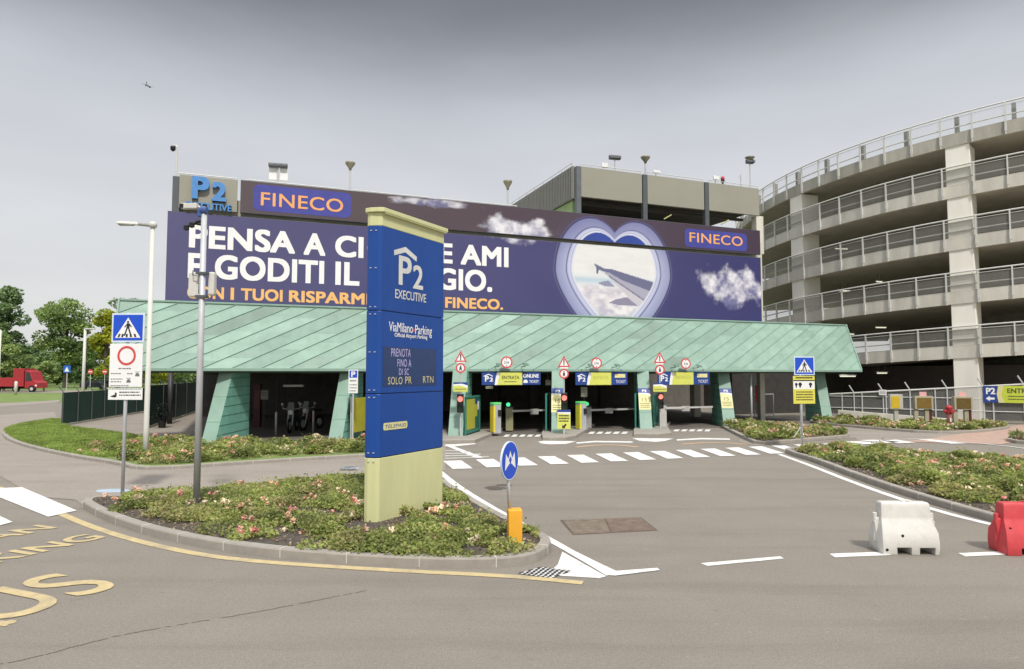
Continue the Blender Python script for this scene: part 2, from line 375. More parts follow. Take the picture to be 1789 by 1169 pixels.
pmark('road_marking', [z6([(846, 800), (885, 779), (1085, 764), (1098, 775), (880, 802)])], paint_w, .010, 'white dash joined to the tip of the island line')
pmark('road_marking', [z6([(1297, 740), (1685, 706), (1705, 717), (1330, 753)])], paint_w, .006, 'lone white dash in the middle of the road')
pmark('road_marking', [[(1449, 968), (1545, 964.5), (1558, 970.5), (1459, 974.5)]], paint_w, .006, 'white dash running under the white plastic barrier')
pmark('road_marking', [[(1674, 967), (1760, 963.5), (1775, 969), (1686, 973)]], paint_w, .006, 'white dash running under the red plastic barrier')
rl = smooth_line(gpoly([(1362, 794), (1420, 815), (1480, 839), (1540, 861), (1600, 881), (1660, 899), (1720, 914), (1800, 932), (1950, 960)]))
stripe('road_marking', rl, .16, .006, paint_w, 'white edge line along the kerb of the right flower bed', 'road marking')
stripe('road_marking', smooth_line(gpoly([(1585, 767), (1660, 770.5), (1730, 777), (1789, 784), (1900, 800)])), .10, .020, paint_w, 'thin white line beside the pink paving', 'road marking')
stripe('road_marking', smooth_line(gpoly([(104, 897), (150, 917), (200, 934), (260, 951), (350, 970), (450, 982), (600, 992), (740, 1000), (830, 1004), (915, 1009), (1018, 1019)])), .14, .006, paint_y, 'yellow line curving round the front of the island', 'road marking')
stripe('road_marking', smooth_line(gpoly([(-200, 800), (-60, 835), (0, 853), (20, 861)])), .14, .010, paint_y, 'short yellow line leading to the left zebra stripes', 'road marking')
stripe('road_marking', smooth_line(gpoly(z6([(688, 172), (780, 162), (880, 160), (992, 171)]))), .20, .006, paint_o, 'orange line before the middle entry lane', 'road marking')
stripe('road_marking', smooth_line(gpoly(z6([(1208, 157), (1300, 150), (1420, 150), (1525, 158)]))), .20, .006, paint_o, 'orange line before the right entry lane', 'road marking')
pmark('road_marking', [z6([(503, 145), (530, 141), (690, 143), (640, 156), (560, 158), (520, 154)])], paint_w, .006, 'white rounded nose painted before the middle traffic island')
pmark('road_marking', [z6([(962, 128), (1165, 130), (1120, 142), (1080, 146), (1000, 141)])], paint_w, .006, 'white rounded nose painted before the right traffic island')
pmark('road_marking', [z6([(690, 149), (780, 141), (965, 144), (965, 150), (780, 148), (692, 155)])], paint_w, .006, 'white give way line of the middle lane')
pmark('road_marking', [z6([(1180, 134), (1300, 127), (1440, 130), (1440, 136), (1300, 134), (1182, 140)])], paint_w, .006, 'white give way line of the right lane')
h5 = lambda pts: [(760 + x / 5.963, 740 + y / 5.963) for x, y in pts]
pmark('road_marking', [h5(q) for q in ([(60, 222), (420, 207), (420, 216), (200, 240), (480, 345), (500, 356), (420, 360), (130, 240), (60, 236)],)], paint_w, .006, 'white corner line of the hatched area behind the totem')
pmark('road_marking', [h5(q) for q in ([(20, 282), (260, 282), (270, 290), (20, 290)], [(20, 310), (330, 306), (340, 314), (20, 320)], [(20, 335), (400, 328), (410, 338), (20, 346)], [(20, 362), (440, 352), (440, 360), (20, 372)], [(300, 295), (360, 292), (370, 300), (320, 304)], [(400, 318), (470, 316), (480, 326), (410, 328)], [(480, 345), (560, 343), (570, 352), (500, 356)])], paint_wt, .007, 'worn grey hatching lines behind the totem')
E5 = lambda x0, x1, y, n, dx, hh: [[(x0 + (x1 - x0) * (i + .1) / n, y), (x0 + (x1 - x0) * (i + .72) / n, y), (x0 + (x1 - x0) * (i + .62) / n + dx, y + hh), (x0 + (x1 - x0) * i / n + dx, y + hh)] for i in range(n)]
pmark('road_marking', E5(882, 950, 760, 5, -3, 4), paint_w, .018, 'row of slanted white blocks in the left entry lane')
pmark('road_marking', E5(1030, 1102, 755, 5, -3, 4), paint_w, .018, 'row of slanted white blocks in the middle entry lane')
pmark('road_marking', E5(1178, 1246, 751, 5, -2, 3.5), paint_w, .018, 'row of slanted white blocks in the right entry lane')
# black and white chequered patch at the island tip
b = MB(); p0 = Vector(G(905, 1003)); ex = Vector(G(962, 1011)) - p0; ey = Vector(G(945, 992)) - p0
for i in range(14):
    for j in range(5):
        if (i + j) % 2: continue
        q = [p0 + ex * (i / 14) + ey * (j / 5), p0 + ex * ((i + 1) / 14) + ey * (j / 5), p0 + ex * ((i + 1) / 14) + ey * ((j + 1) / 5), p0 + ex * (i / 14) + ey * ((j + 1) / 5)]
        if area([tuple(v) for v in q]) < 0: q = q[::-1]
        b.poly([(v.x, v.y, .014) for v in q], 0)
q = [p0, p0 + ex, p0 + ex + ey, p0 + ey]
if area([tuple(v) for v in q]) < 0: q = q[::-1]
b.poly([(v.x, v.y, .010) for v in q], 1)
tag(b.build('road_marking', [blackm, paint_w]), 'small black and white chequered patch at the island tip', 'road marking', kind='structure')
# yellow lettering on the asphalt, read from the left
EX = Vector((.385, .923)); EY = Vector((-.923, .385))
def road_word(word, c, w, h, bold, label):
    b = MB(); fn = lambda X, Z, dz: (c.x + EX.x * X + EY.x * Z, c.y + EX.y * X + EY.y * Z, .007 + dz)
    b.text(word, -w / 2, w / 2, -h / 2, h / 2, 0, 0, bold, fn=fn)
    o = b.build('road_lettering', paint_y); tag(o, label, 'road lettering', kind='structure'); return o
sC = Vector(G(125, 1022)); road_word('BUS', sC - EX * .78 + EY * .05, 2.05, 1.26, .006, 'large yellow BUS lettering painted on the road')
nC = Vector(G(64, 924)); road_word('MILAN', nC - EX * .80, 1.95, .52, .02, 'yellow MILAN lettering beside the left zebra stripes')
gC = Vector(G(159, 938)); road_word('PARKING', gC - EX * 1.30, 2.75, .52, .02, 'yellow PARKING lettering between the MILAN and BUS letters')
# tar seam, tar stain, worn yellow spot
def wob(pts, a, seed):
    r = random.Random(seed); return [(x + r.uniform(-a, a), y + r.uniform(-a, a)) for x, y in pts]
tar = mat('tar', (.115, .104, .088), .8)
ck = wob(smooth_line(gpoly([(-60, 1172), (60, 1150), (150, 1124), (260, 1100), (420, 1075), (560, 1048), (640, 1032)]), it=4), .010, 3)
b = MB(); r_ = random.Random(5); l_, rr_ = strip(ck, .011)
for i in range(len(ck) - 1):
    if r_.random() < .08: continue
    b.poly([(*rr_[i], .004), (*rr_[i + 1], .004), (*l_[i + 1], .004), (*l_[i], .004)])
struct(b.build('road_crack', tar), 'thin dark tarred crack running across the road', 'crack')
def blob(name, px, py, rx, ry, m, z, label, cat, seed):
    r = random.Random(seed); c = G(px, py); p = []
    for i in range(22):
        a = 2 * math.pi * i / 22; k = r.uniform(.55, 1.1); p.append((c[0] + math.cos(a) * rx * k, c[1] + math.sin(a) * ry * k))
    return sheet(name, smooth_line(p, True, 1), z, m, label, cat)
stain = mat('oil_stain', (.085, .075, .062), .8, var=.3, scale=9)
blob('stain', 866, 853, .34, .26, stain, .005, 'dark brown stain on the asphalt left of the oval sign', 'stain', 4)
blob('stain', 880, 848, .22, .20, stain, .0045, 'small dark stain beside the larger brown one', 'stain', 9)
blob('stain', 4, 1090, .12, .10, paint_y, .005, 'faded yellow paint spot below the BUS lettering', 'stain', 5)
water = mat('blue_wash', (.38, .50, .62), .25, var=.15, scale=4)
b = MB(); c = G(197, 858); r_ = random.Random(6)
ring = smooth_line([(c[0] + .38 * math.cos(2 * math.pi * i / 14) * r_.uniform(.8, 1.1), c[1] + .20 * math.sin(2 * math.pi * i / 14) * r_.uniform(.8, 1.1)) for i in range(14)], True, 1)
b.hexa([(x, y, .008) for x, y in ring], [(x * .97 + c[0] * .03, y * .97 + c[1] * .03, .016) for x, y in ring])
tag(b.build('puddle', water), 'pale blue wet patch behind the left sign post', 'puddle', kind='structure')

# ------------------------------------------------------------------ kerbs, soil and planting
def kerb(name, outline, h, w, label, zs=None, joints=1.0, jm=None):
    if area(outline) < 0: outline = outline[::-1]
    o2 = offset_poly(outline, .012); inn = offset_poly(outline, w); n = len(outline); b = MB()
    for i in range(n):
        j = (i + 1) % n
        A, B, A2, B2, C, D = outline[i], outline[j], o2[i], o2[j], inn[i], inn[j]
        b.poly([(*A, 0), (*B, 0), (*B, h - .02), (*A, h - .02)]); b.poly([(*A, h - .02), (*B, h - .02), (*B2, h), (*A2, h)])
        b.poly([(*A2, h), (*B2, h), (*D, h), (*C, h)]); b.poly([(*C, h), (*D, h), (*D, 0), (*C, 0)])
    acc = 0
    for i in range(n):
        A = Vector(outline[i]); B = Vector(outline[(i + 1) % n]); d = B - A; ln = d.length
        if ln < 1e-5: continue
        d /= ln; nn = Vector((-d.y, d.x))
        while acc < ln:
            p = A + d * acc; q0 = p - d * .006 - nn * .003; q1 = p + d * .006 - nn * .003; q2 = p + d * .006 + nn * (w + .002); q3 = p - d * .006 + nn * (w + .002)
            b.hexa([(q.x, q.y, .004) for q in (q0, q1, q2, q3)], [(q.x, q.y, h + .002) for q in (q0, q1, q2, q3)], 1); acc += joints
        acc -= ln
    return tag(b.build(name, [kerb_m, joint_m]), label, 'kerb', kind='structure')
leafs = [leafmat('rose_leaf_mid', (.285, .335, .09)), leafmat('rose_leaf_light', (.39, .44, .13)), leafmat('rose_leaf_dark', (.185, .23, .07)), leafmat('rose_leaf_olive', (.39, .355, .155)),
         leafmat('petal_peach', (.76, .48, .33), .25), leafmat('petal_pink', (.74, .36, .31), .25), leafmat('petal_cream', (.80, .69, .50), .25), leafmat('dry_stem', (.22, .15, .09), .1), leafmat('straw', (.42, .33, .21), .1)]
def scatter_mesh(name, P, S, rng, mi, mats, flat=.6, parent=None, aspect=.6):
    n = len(P); nrm = rng.normal(size=(n, 3)); nrm[:, 2] = np.abs(nrm[:, 2]) + flat; nrm /= np.linalg.norm(nrm, axis=1)[:, None]
    t = rng.normal(size=(n, 3)); t -= nrm * (t * nrm).sum(1)[:, None]; t /= np.linalg.norm(t, axis=1)[:, None]; u = np.cross(nrm, t)
    S = S[:, None]; V = np.empty((n, 4, 3)); V[:, 0] = P - t * S; V[:, 1] = P + u * S * aspect - nrm * S * .2; V[:, 2] = P + t * S; V[:, 3] = P - u * S * aspect - nrm * S * .2
    me = bpy.data.meshes.new(name); me.vertices.add(n * 4); me.vertices.foreach_set('co', V.reshape(-1))
    me.loops.add(n * 4); me.loops.foreach_set('vertex_index', np.arange(n * 4, dtype=np.int32))
    me.polygons.add(n); me.polygons.foreach_set('loop_start', np.arange(0, n * 4, 4, dtype=np.int32))
    for m in mats: me.materials.append(m)
    me.polygons.foreach_set('material_index', np.asarray(mi, dtype=np.int32)); me.update(); me.validate()
    o = bpy.data.objects.new(name, me); COL.objects.link(o)
    if parent: o.parent = parent
    return o
def rnd_in(poly, n, rng):
    a = np.array(poly); mn = a.min(0); mxx = a.max(0); out = np.zeros((0, 2))
    while len(out) < n:
        q = rng.uniform(mn, mxx, size=(n * 3, 2)); q = q[inside(q[:, 0], q[:, 1], poly)]; out = np.vstack([out, q])
    return out[:n]
def planting(outline, z, dens, label, seed, hmax=.34, leaf=.045, nclump=1.5, flowers=1.0, clear=(), inset=.22):
    rng = np.random.default_rng(seed); p = outline if area(outline) > 0 else outline[::-1]
    inn = offset_poly(p, inset); A = abs(area(p))
    nc = max(6, int(A * nclump)); cc = rnd_in(inn, nc, rng); rad = rng.uniform(.26, .60, nc); hh = rng.uniform(.45, 1.0, nc) * hmax; tone = rng.integers(0, 4, nc)
    n = int(A * dens); k = rng.integers(0, nc, n); th = rng.uniform(0, 2 * np.pi, n); rr = np.sqrt(rng.uniform(0, 1, n))
    xy = cc[k] + (np.stack([np.cos(th), np.sin(th)], 1) * (rr * rad[k])[:, None])
    dome = np.sqrt(np.clip(1 - rr ** 2, 0, 1)) * .75 + .25
    zz = z + hh[k] * dome * np.power(rng.uniform(0.02, 1, n), .45)
    stray = rng.uniform(0, 1, n) < .02; zz = zz + stray * rng.uniform(.02, .14, n)
    keep = inside(xy[:, 0], xy[:, 1], offset_poly(p, .03))
    for cx_, cy_, cr_ in clear: keep &= (xy[:, 0] - cx_) ** 2 + (xy[:, 1] - cy_) ** 2 > cr_ * cr_
    P = np.column_stack([xy, zz])[keep]; k = k[keep]
    mi = np.where(rng.uniform(0, 1, len(P)) < .55, tone[k], rng.integers(0, 4, len(P))); S = rng.uniform(.55, 1.2, len(P)) * leaf
    # blossoms: small balls of petals in groups
    nf = int(A * 1.35 * flowers); fc = rnd_in(inn, nf, rng); FP, FM, FS = [], [], []
    for i in range(nf):
        j = np.argmin(((cc - fc[i]) ** 2).sum(1)); d = np.linalg.norm(cc[j] - fc[i]) / rad[j]
        zt = z + hh[j] * (math.sqrt(max(0, 1 - min(d, 1) ** 2)) * .75 + .25) + .03; fm = rng.choice([4, 4, 4, 5, 6, 6]);
        for g in range(rng.integers(1, 6)):
            c = np.array([*(fc[i] + rng.normal(0, .09, 2)), zt + rng.uniform(-.05, .04)]); q = rng.normal(size=(12, 3)); q /= np.linalg.norm(q, axis=1)[:, None]
            FP.append(c + q * rng.uniform(.022, .040)); FM += [fm if rng.uniform() < .8 else 6] * 12; FS += [rng.uniform(.028, .042)] * 12
    if FP:
        ok_ = [all((q[:, 0].mean() - a) ** 2 + (q[:, 1].mean() - c_) ** 2 > r_ * r_ for a, c_, r_ in clear) for q in FP]
        FM = [m for i, k_ in enumerate(ok_) if k_ for m in FM[i * 12:i * 12 + 12]]; FS = [m for i, k_ in enumerate(ok_) if k_ for m in FS[i * 12:i * 12 + 12]]; FP = [q for q, k_ in zip(FP, ok_) if k_]
    if FP: P = np.vstack([P] + FP); mi = np.concatenate([mi, FM]); S = np.concatenate([S, FS])
    nl = int(A * 130); lp = rnd_in(offset_poly(p, .14), nl, rng); P = np.vstack([P, np.column_stack([lp, z + rng.uniform(.004, .03, nl)])]); S = np.concatenate([S, rng.uniform(.010, .035, nl)]); mi = np.concatenate([mi, rng.choice([7, 7, 8, 3], nl)])
    o = scatter_mesh('ground_cover_roses', P, S, rng, mi, leafs)
    return tag(o, label, 'rose bed', kind='stuff')
def soil(outline, h, label, bumpy=.03, seed=1):
    p = outline if area(outline) > 0 else outline[::-1]
    return sheet('soil', offset_poly(p, .10), h, soil_m, label, 'soil')

isl = smooth_line(gpoly([(139, 884), (160, 899), (200, 917), (260, 937), (350, 957), (450, 972), (560, 982), (680, 990), (800, 994), (880, 992), (930, 985), (957, 971), (964, 957), (950, 944), (903, 924), (846, 893), (796, 861), (772, 844), (745, 836), (640, 836), (520, 846), (400, 859), (300, 868), (235, 875), (175, 876)]), True, 1)
kerb('kerb', isl, .13, .15, 'pale stone kerb round the front island with the totem')
soil(isl, .115, 'dark soil of the front island under the roses')
cl_ = [(*G(900, 952), .26), (*G(884, 962), .22), (*G(662, 934), .42), (*G(692, 922), .34), (*G(610, 940), .2), (*G(520, 958), .2), (*G(640, 930), .36), (*G(725, 906), .26), (*G(752, 896), .20), (*G(343, 888), .12), (*G(205, 893), .2), (*G(240, 905), .2), (*G(450, 962), .22), (*G(560, 965), .16), (*G(760, 890), .2), (*G(830, 978), .2), (*G(930, 965), .3)]
planting(isl, .11, 2600, 'low rose bushes with pink blossoms round the blue totem', 11, .18, .032, 3.4, 1.2, cl_, inset=.34)
bedL = smooth_line(gpoly([(106, 731), (40, 741), (8, 750), (2, 758), (10, 769), (35, 779), (80, 791), (140, 803), (200, 812), (238, 822), (300, 821), (400, 814), (520, 806), (640, 799), (705, 795), (715, 784), (690, 776), (600, 778), (440, 779), (340, 781), (262, 773), (246, 763), (175, 754), (107, 746)]), True, 1)
kerb('kerb', bedL, .10, .14, 'pale stone kerb along the left lawn and rose strip')
tag(sheet('soil', offset_poly(bedL if area(bedL) > 0 else bedL[::-1], .10), .09, grass_m), 'green turf surface of the left lawn', 'lawn', kind='structure')
rosL = smooth_line(gpoly([(120, 797), (200, 809), (238, 819), (300, 818), (400, 811), (520, 803), (640, 796), (700, 792), (700, 779), (600, 780), (440, 781), (340, 780), (262, 776), (215, 790), (150, 786)]), True, 1)
planting(rosL, .09, 800, 'strip of low roses in front of the left canopy columns', 12, .36, .052, 2.0, 1.6, inset=.1)
def turf(outline, n, label, seed, h=.11, z=.09):
    rng = np.random.default_rng(seed); q = rnd_in(outline, n, rng); P = np.column_stack([q, np.full(n, z)])
    a = rng.uniform(0, 2 * np.pi, n); w = rng.uniform(.008, .016, n) * 1.6; hh = rng.uniform(.4, 1.1, n) * h; ln = rng.normal(0, .05, (n, 2))
    V = np.empty((n, 3, 3)); V[:, 0] = P; V[:, 1] = P; V[:, 0, 0] -= np.cos(a) * w; V[:, 0, 1] -= np.sin(a) * w; V[:, 1, 0] += np.cos(a) * w; V[:, 1, 1] += np.sin(a) * w
    V[:, 2] = P; V[:, 2, :2] += ln; V[:, 2, 2] += hh
    me = bpy.data.meshes.new('grass'); me.vertices.add(n * 3); me.vertices.foreach_set('co', V.reshape(-1)); me.loops.add(n * 3); me.loops.foreach_set('vertex_index', np.arange(n * 3, dtype=np.int32))
    me.polygons.add(n); me.polygons.foreach_set('loop_start', np.arange(0, n * 3, 3, dtype=np.int32))
    for m in [leafmat('blade_mid', (.29, .39, .09)), leafmat('blade_light', (.39, .47, .12)), leafmat('blade_dark', (.20, .29, .07))]: me.materials.append(m)
    me.polygons.foreach_set('material_index', rng.integers(0, 3, n).astype(np.int32)); me.update(); me.validate()
    o = bpy.data.objects.new('grass', me); COL.objects.link(o); return tag(o, label, 'grass', kind='stuff')
turf(smooth_line(gpoly([(106, 733), (40, 743), (10, 752), (6, 759), (35, 776), (80, 788), (140, 800), (200, 806), (255, 790), (255, 768), (175, 756), (107, 748)]), True, 1), 60000, 'bright green lawn grass left of the roses', 5)
bedR = smooth_line(gpoly([(1368, 789), (1385, 797), (1420, 807), (1500, 839), (1600, 873), (1720, 909), (1800, 929), (1950, 965), (2150, 975), (2100, 880), (1900, 828), (1789, 809), (1700, 802), (1600, 796), (1500, 792), (1420, 787)]), True, 1)
kerb('kerb', bedR, .13, .15, 'dark weathered kerb round the large right flower bed')
soil(bedR, .11, 'dark soil of the large right flower bed')
planting(bedR, .11, 1250, 'dense low rose bushes in the large right flower bed', 13, .33, .045, 2.3, 1.2, inset=.45)
bedM = smooth_line(gpoly([(1256, 745), (1275, 755), (1300, 768), (1322, 778), (1370, 775), (1440, 769), (1492, 764), (1465, 758), (1380, 751), (1300, 745)]), True, 1)
kerb('kerb', bedM, .12, .15, 'kerb round the small wedge bed by the right column')
soil(bedM, .10, 'soil of the small wedge bed by the right column')
planting(bedM, .10, 520, 'low roses in the small wedge bed by the right column', 14, .42, .06, 2.0, 1.6)
bedB = smooth_line(gpoly([(1408, 738), (1440, 743), (1540, 752), (1620, 758), (1690, 758), (1745, 753), (1768, 748), (1740, 744), (1640, 741), (1500, 735), (1440, 732)]), True, 1)
kerb('kerb', bedB, .12, .15, 'kerb round the long bed under the metal fence')
soil(bedB, .10, 'soil of the long bed under the metal fence')
planting(bedB, .10, 430, 'long strip of low roses round the hydrant and cabinets', 15, .30, .07, 1.8, 1.4)
bedF = smooth_line(gpoly([(1750, 770), (1785, 777), (1860, 778), (1930, 768), (1870, 758), (1795, 762)]), True, 1)
kerb('kerb', bedF, .12, .15, 'kerb of the small bed at the right edge')
soil(bedF, .10, 'soil of the small bed at the right edge')
planting(bedF, .10, 420, 'small patch of low plants at the right edge', 16, .35, .06, 1.2, .5)
# traffic islands of the entry lanes
def island(pix, label, h=.13):
    p = gpoly(pix, 0.0)
    if area(p) < 0: p = p[::-1]
    q = offset_poly(p, .03); b = MB(); b.hexa([(*a, 0) for a in p], [(*a, h - .02) for a in p]); b.hexa([(*a, h - .02) for a in p], [(*a, h) for a in q])
    return tag(b.build('traffic_island', kerb_m), label, 'traffic island', kind='structure')
island([(680, 775), (770, 775), (830, 774), (842, 769), (880, 753), (900, 744), (868, 741), (780, 748), (690, 760)], 'raised concrete island under the first gate column')
island([(946, 762), (948, 769.5), (988, 769.5), (1006, 766), (1020, 757), (1040, 745), (1020, 741), (985, 744), (950, 751)], 'raised concrete island under the middle gate column')
island([(1107, 755), (1107, 763), (1150, 764), (1173, 761), (1166, 748), (1172, 741), (1122, 742), (1112, 746)], 'raised concrete island under the third gate column')

# small litter and lids on the ground
c0 = [G(*q) for q in z6([(622, 530), (850, 521), (1000, 517), (1075, 577), (870, 585), (680, 598)])]
mh = thing('manhole_cover', 'rusty double manhole cover set in the asphalt', 'manhole cover', (0, 0, 0))
rust = mat('rusty_iron', (.185, .135, .105), .8, .3, var=.3, scale=7, bump=.4, bscale=50)
def lid(q, nm, m, z):
    if area(q) < 0: q = q[::-1]
    b = MB(); b.hexa([(*p, 0.0) for p in q], [(*p, z) for p in q]); b.build(nm, m, mh)
mid_t = G(760 + 825 / 2.795, 720 + 522 / 2.795); mid_b = G(760 + 855 / 2.795, 720 + 588 / 2.795)
fr_ = [c0[0], c0[2], c0[3], c0[5]]
lid(offset_poly(fr_ if area(fr_) > 0 else fr_[::-1], -.05), 'frame', mat('lid_frame', (.13, .10, .08), .8, .2, var=.2), .004)
lid([c0[0], mid_t, mid_b, c0[5]], 'lid', mat('rust_pale', (.20, .16, .12), .8, .3, var=.3, scale=7, bump=.4), .009)
lid([(mid_t[0] + .03, mid_t[1]), c0[2], c0[3], (mid_b[0] + .03, mid_b[1])], 'lid', rust, .009)
b = MB(); c = G(610, 822); r_ = random.Random(8)
pts = [(c[0] + r_.uniform(-.28, .28), c[1] + r_.uniform(-.12, .12)) for _ in range(26)]
for i in range(0, 24):
    q = [pts[i], pts[(i * 7 + 3) % 26], pts[(i * 5 + 11) % 26]]; b.poly([(*a, .015 + r_.uniform(0, .09)) for a in q])
tag(b.build('plastic_bag', mat('thin_plastic', (.62, .68, .75), .3)), 'crumpled pale plastic bag behind the totem', 'bag')
# ================================================================== MAIN BUILDING WITH THE BILLBOARDS
TH = math.atan(.39); CT = math.cos(TH)
FA = Fr((0, 30), TH)
sL = FA.loc(291, 480)[0]; sRt = FA.loc(1328, 500)[0]
pb = thing('parking_building', 'concrete multi-storey car park behind the long printed billboard', 'building', (0, 30, 0), TH)
b = MB(); b.box(sL + .15, sRt + .12, .30, 27, 3.0, 9.35); b.build('wall', concrete, pb)
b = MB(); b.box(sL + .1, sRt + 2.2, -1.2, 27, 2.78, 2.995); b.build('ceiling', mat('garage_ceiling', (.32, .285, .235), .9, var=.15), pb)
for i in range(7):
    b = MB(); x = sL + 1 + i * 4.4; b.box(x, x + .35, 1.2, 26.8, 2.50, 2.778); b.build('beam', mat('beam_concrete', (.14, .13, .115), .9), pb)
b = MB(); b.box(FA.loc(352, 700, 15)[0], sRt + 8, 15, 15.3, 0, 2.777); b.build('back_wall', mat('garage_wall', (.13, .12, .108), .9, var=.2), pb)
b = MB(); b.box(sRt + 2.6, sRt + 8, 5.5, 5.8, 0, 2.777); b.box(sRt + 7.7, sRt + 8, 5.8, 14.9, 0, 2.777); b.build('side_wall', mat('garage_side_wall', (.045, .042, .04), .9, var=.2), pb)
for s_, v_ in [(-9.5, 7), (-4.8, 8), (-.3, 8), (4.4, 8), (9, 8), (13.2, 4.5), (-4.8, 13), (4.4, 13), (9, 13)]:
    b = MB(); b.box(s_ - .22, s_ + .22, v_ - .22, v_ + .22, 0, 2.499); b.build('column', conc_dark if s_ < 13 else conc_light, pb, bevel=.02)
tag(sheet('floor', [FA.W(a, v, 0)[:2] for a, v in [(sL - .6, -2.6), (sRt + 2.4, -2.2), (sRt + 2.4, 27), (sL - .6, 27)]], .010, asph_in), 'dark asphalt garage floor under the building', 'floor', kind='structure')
# parapet rail on the roof
b = MB(); zr = 10.05 + .12
for s0, s1 in [(sL + .3, FA.loc(415, 310)[0]), (FA.loc(430, 315)[0], FA.loc(600, 320)[0]), (FA.loc(618, 322)[0], FA.loc(750, 335)[0]), (FA.loc(768, 335)[0], FA.loc(905, 350)[0])]:
    b.tube([(s0, .1, zr), (s1, .1, zr)], .022, 6)
    n = max(2, int((s1 - s0) / 1.6))
    for i in range(n + 1): x = s0 + .05 + (s1 - s0 - .1) * i / n; b.tube([(x, .1, 9.3), (x, .1, zr)], .018, 5)
b.build('railing', steel_l, pb)
b = MB(); s0 = FA.loc(301, 330)[0]; b.box(s0, s0 + .26, .02, .28, 8.4, 10.02); b.build('post', steel_d, pb, bevel=.01)
# upper block, set back behind the billboard
VB = 2.0
ub = lambda px, py: FA.loc(px, py, VB)
zt = (ub(1016, 292)[1] + ub(1322, 329)[1]) / 2; zb_ = (ub(1016, 344)[1] + ub(1322, 377)[1]) / 2
sUL = ub(1003, 300)[0]; sUR = ub(1325, 340)[0] + .1
for x0, x1 in [(1014.5, 1120.5), (1130, 1228.5), (1237, 1324)]:
    b = MB(); b.box(ub(x0, 310)[0], ub(x1, 310)[0], VB - .06, VB + .06, zb_, zt); b.build('parapet_panel', panel_b, pb, bevel=.012)
    b = MB(); a0, a1 = ub(x0, 310)[0], ub(x1, 310)[0]
    b.tube([(a0, VB, zt + .14), (a1, VB, zt + .14)], .02, 6)
    for i in range(7): x = a0 + .04 + (a1 - a0 - .08) * i / 6; b.tube([(x, VB, zt), (x, VB, zt + .14)], .014, 5)
    b.build('railing', steel_l, pb)
for px in (1010, 1125.5, 1233):
    c = ub(px, 320)[0]; b = MB(); b.box(c - .13, c + .13, VB - .10, VB + .16, 9.3, zt - .02); b.build('column', steel_d if px != 1010 else mat('blue_grey_steel', (.13, .145, .155), .55, .2), pb, bevel=.015)
c = ub(1322, 370)[0]; b = MB(); b.box(c - .05, c + .45, VB - .02, VB + .4, 9.3, zb_ - .005); b.build('column', conc_light, pb, bevel=.015)
# side wall of the upper block: ribbed grey panel, pale green wall below
b = MB(); b.box(sUL + .02, sUL + .14, VB + .2, VB + 9, zb_ - .05, zt + .05)
for i in range(44):
    v = VB + .25 + i * .2; b.box(sUL - .015, sUL + .02, v, v + .09, zb_ - .05, zt + .05)
b.build('side_panel', mat('grey_ribbed_panel', (.22, .22, .205), .65, var=.06), pb)
b = MB(); b.tube([(sUL, VB + .2, zt + .2), (sUL, VB + 9, zt + .2)], .02, 6)
for i in range(8): b.tube([(sUL + .05, VB + .3 + i * 1.2, zt), (sUL, VB + .3 + i * 1.2, zt + .2)], .014, 5)
b.build('railing', steel_l, pb)
b = MB(); b.box(sUL + .2, sUL + .35, VB + .6, VB + 9, 9.352, zb_ - .06); b.build('side_wall', mat('pale_green_wall', (.30, .42, .20), .7), pb)
b = MB(); b.box(sUL + .36, sUR, VB + .07, VB + 9, zb_ + .35, zb_ + .6); b.build('slab', conc_dark, pb)
b = MB(); b.box(sUL + .36, sUR, VB + 8, VB + 8.2, 9.352, zb_ + .34); b.build('back_wall', conc_dark, pb)
b = MB(); b.box(sUL + .4, sUR, VB + 1.4, VB + 1.6, zb_ + .02, zb_ + .16); b.build('beam', conc_dark, pb)
b = MB()
for dz in (.0, .16): b.tube([(sUL + .5, VB - .25, 10.12 + dz), (sUR - 1.5, VB - .25, 10.12 + dz)], .03, 6)
for i in range(12): x = sUL + .6 + i * .85; b.tube([(x, VB - .25, 9.3), (x, VB - .25, 10.28)], .02, 5)
b.build('railing', steel_l, pb)
for px, py in ((1165, 381), (1265, 390)):
    s0, z0 = FA.loc(px - 5, py + 2, VB - .35); s1, z1 = FA.loc(px + 8, py - 5.5, VB - .35)
    b = MB(); b.tube([(s0, VB - .35, z0), (s1, VB - .35, z1)], .035, 6); b.build('brace', mat('yellow_paint', (.38, .37, .14), .5), pb)

# ------------------------------------------------------------------ printed billboards (the print is a colour attribute of the flat panel)
def vnoise(x, y, seed=0):
    xi = np.floor(x).astype(int); yi = np.floor(y).astype(int); fx = x - xi; fy = y - yi; fx = fx * fx * (3 - 2 * fx); fy = fy * fy * (3 - 2 * fy)
    def h(a, b_):
        n = (a * 374761393 + b_ * 668265263 + seed * 982451653) & 0x7fffffff; n = ((n ^ (n >> 13)) * 1274126177) & 0x7fffffff
        return ((n ^ (n >> 16)) & 0xffff) / 65535.0
    return (h(xi, yi) * (1 - fx) + h(xi + 1, yi) * fx) * (1 - fy) + (h(xi, yi + 1) * (1 - fx) + h(xi + 1, yi + 1) * fx) * fy
def fbm(x, y, seed=0, o=5):
    r = 0; a = .5; k = 1
    for i in range(o): r = r + a * vnoise(x * k, y * k, seed + i); a *= .55; k *= 2.03
    return r
def sstep(a, b_, x): t = np.clip((x - a) / (b_ - a), 0, 1); return t * t * (3 - 2 * t)
C8 = lambda *c: np.array([lin(v) for v in c])
PRINT_K = .86
sp = lambda px, py: np.array(FA.loc(px, py))
hx0 = sp(967, 480)[0]; hx1 = sp(1172, 480)[0]; HC = (hx0 + hx1) / 2; HR = (hx1 - hx0) / 2
HTOP = sp(1026, 379)[1]; HNOT = sp(1070, 402)[1]; HMID = sp(1070, 478)[1]
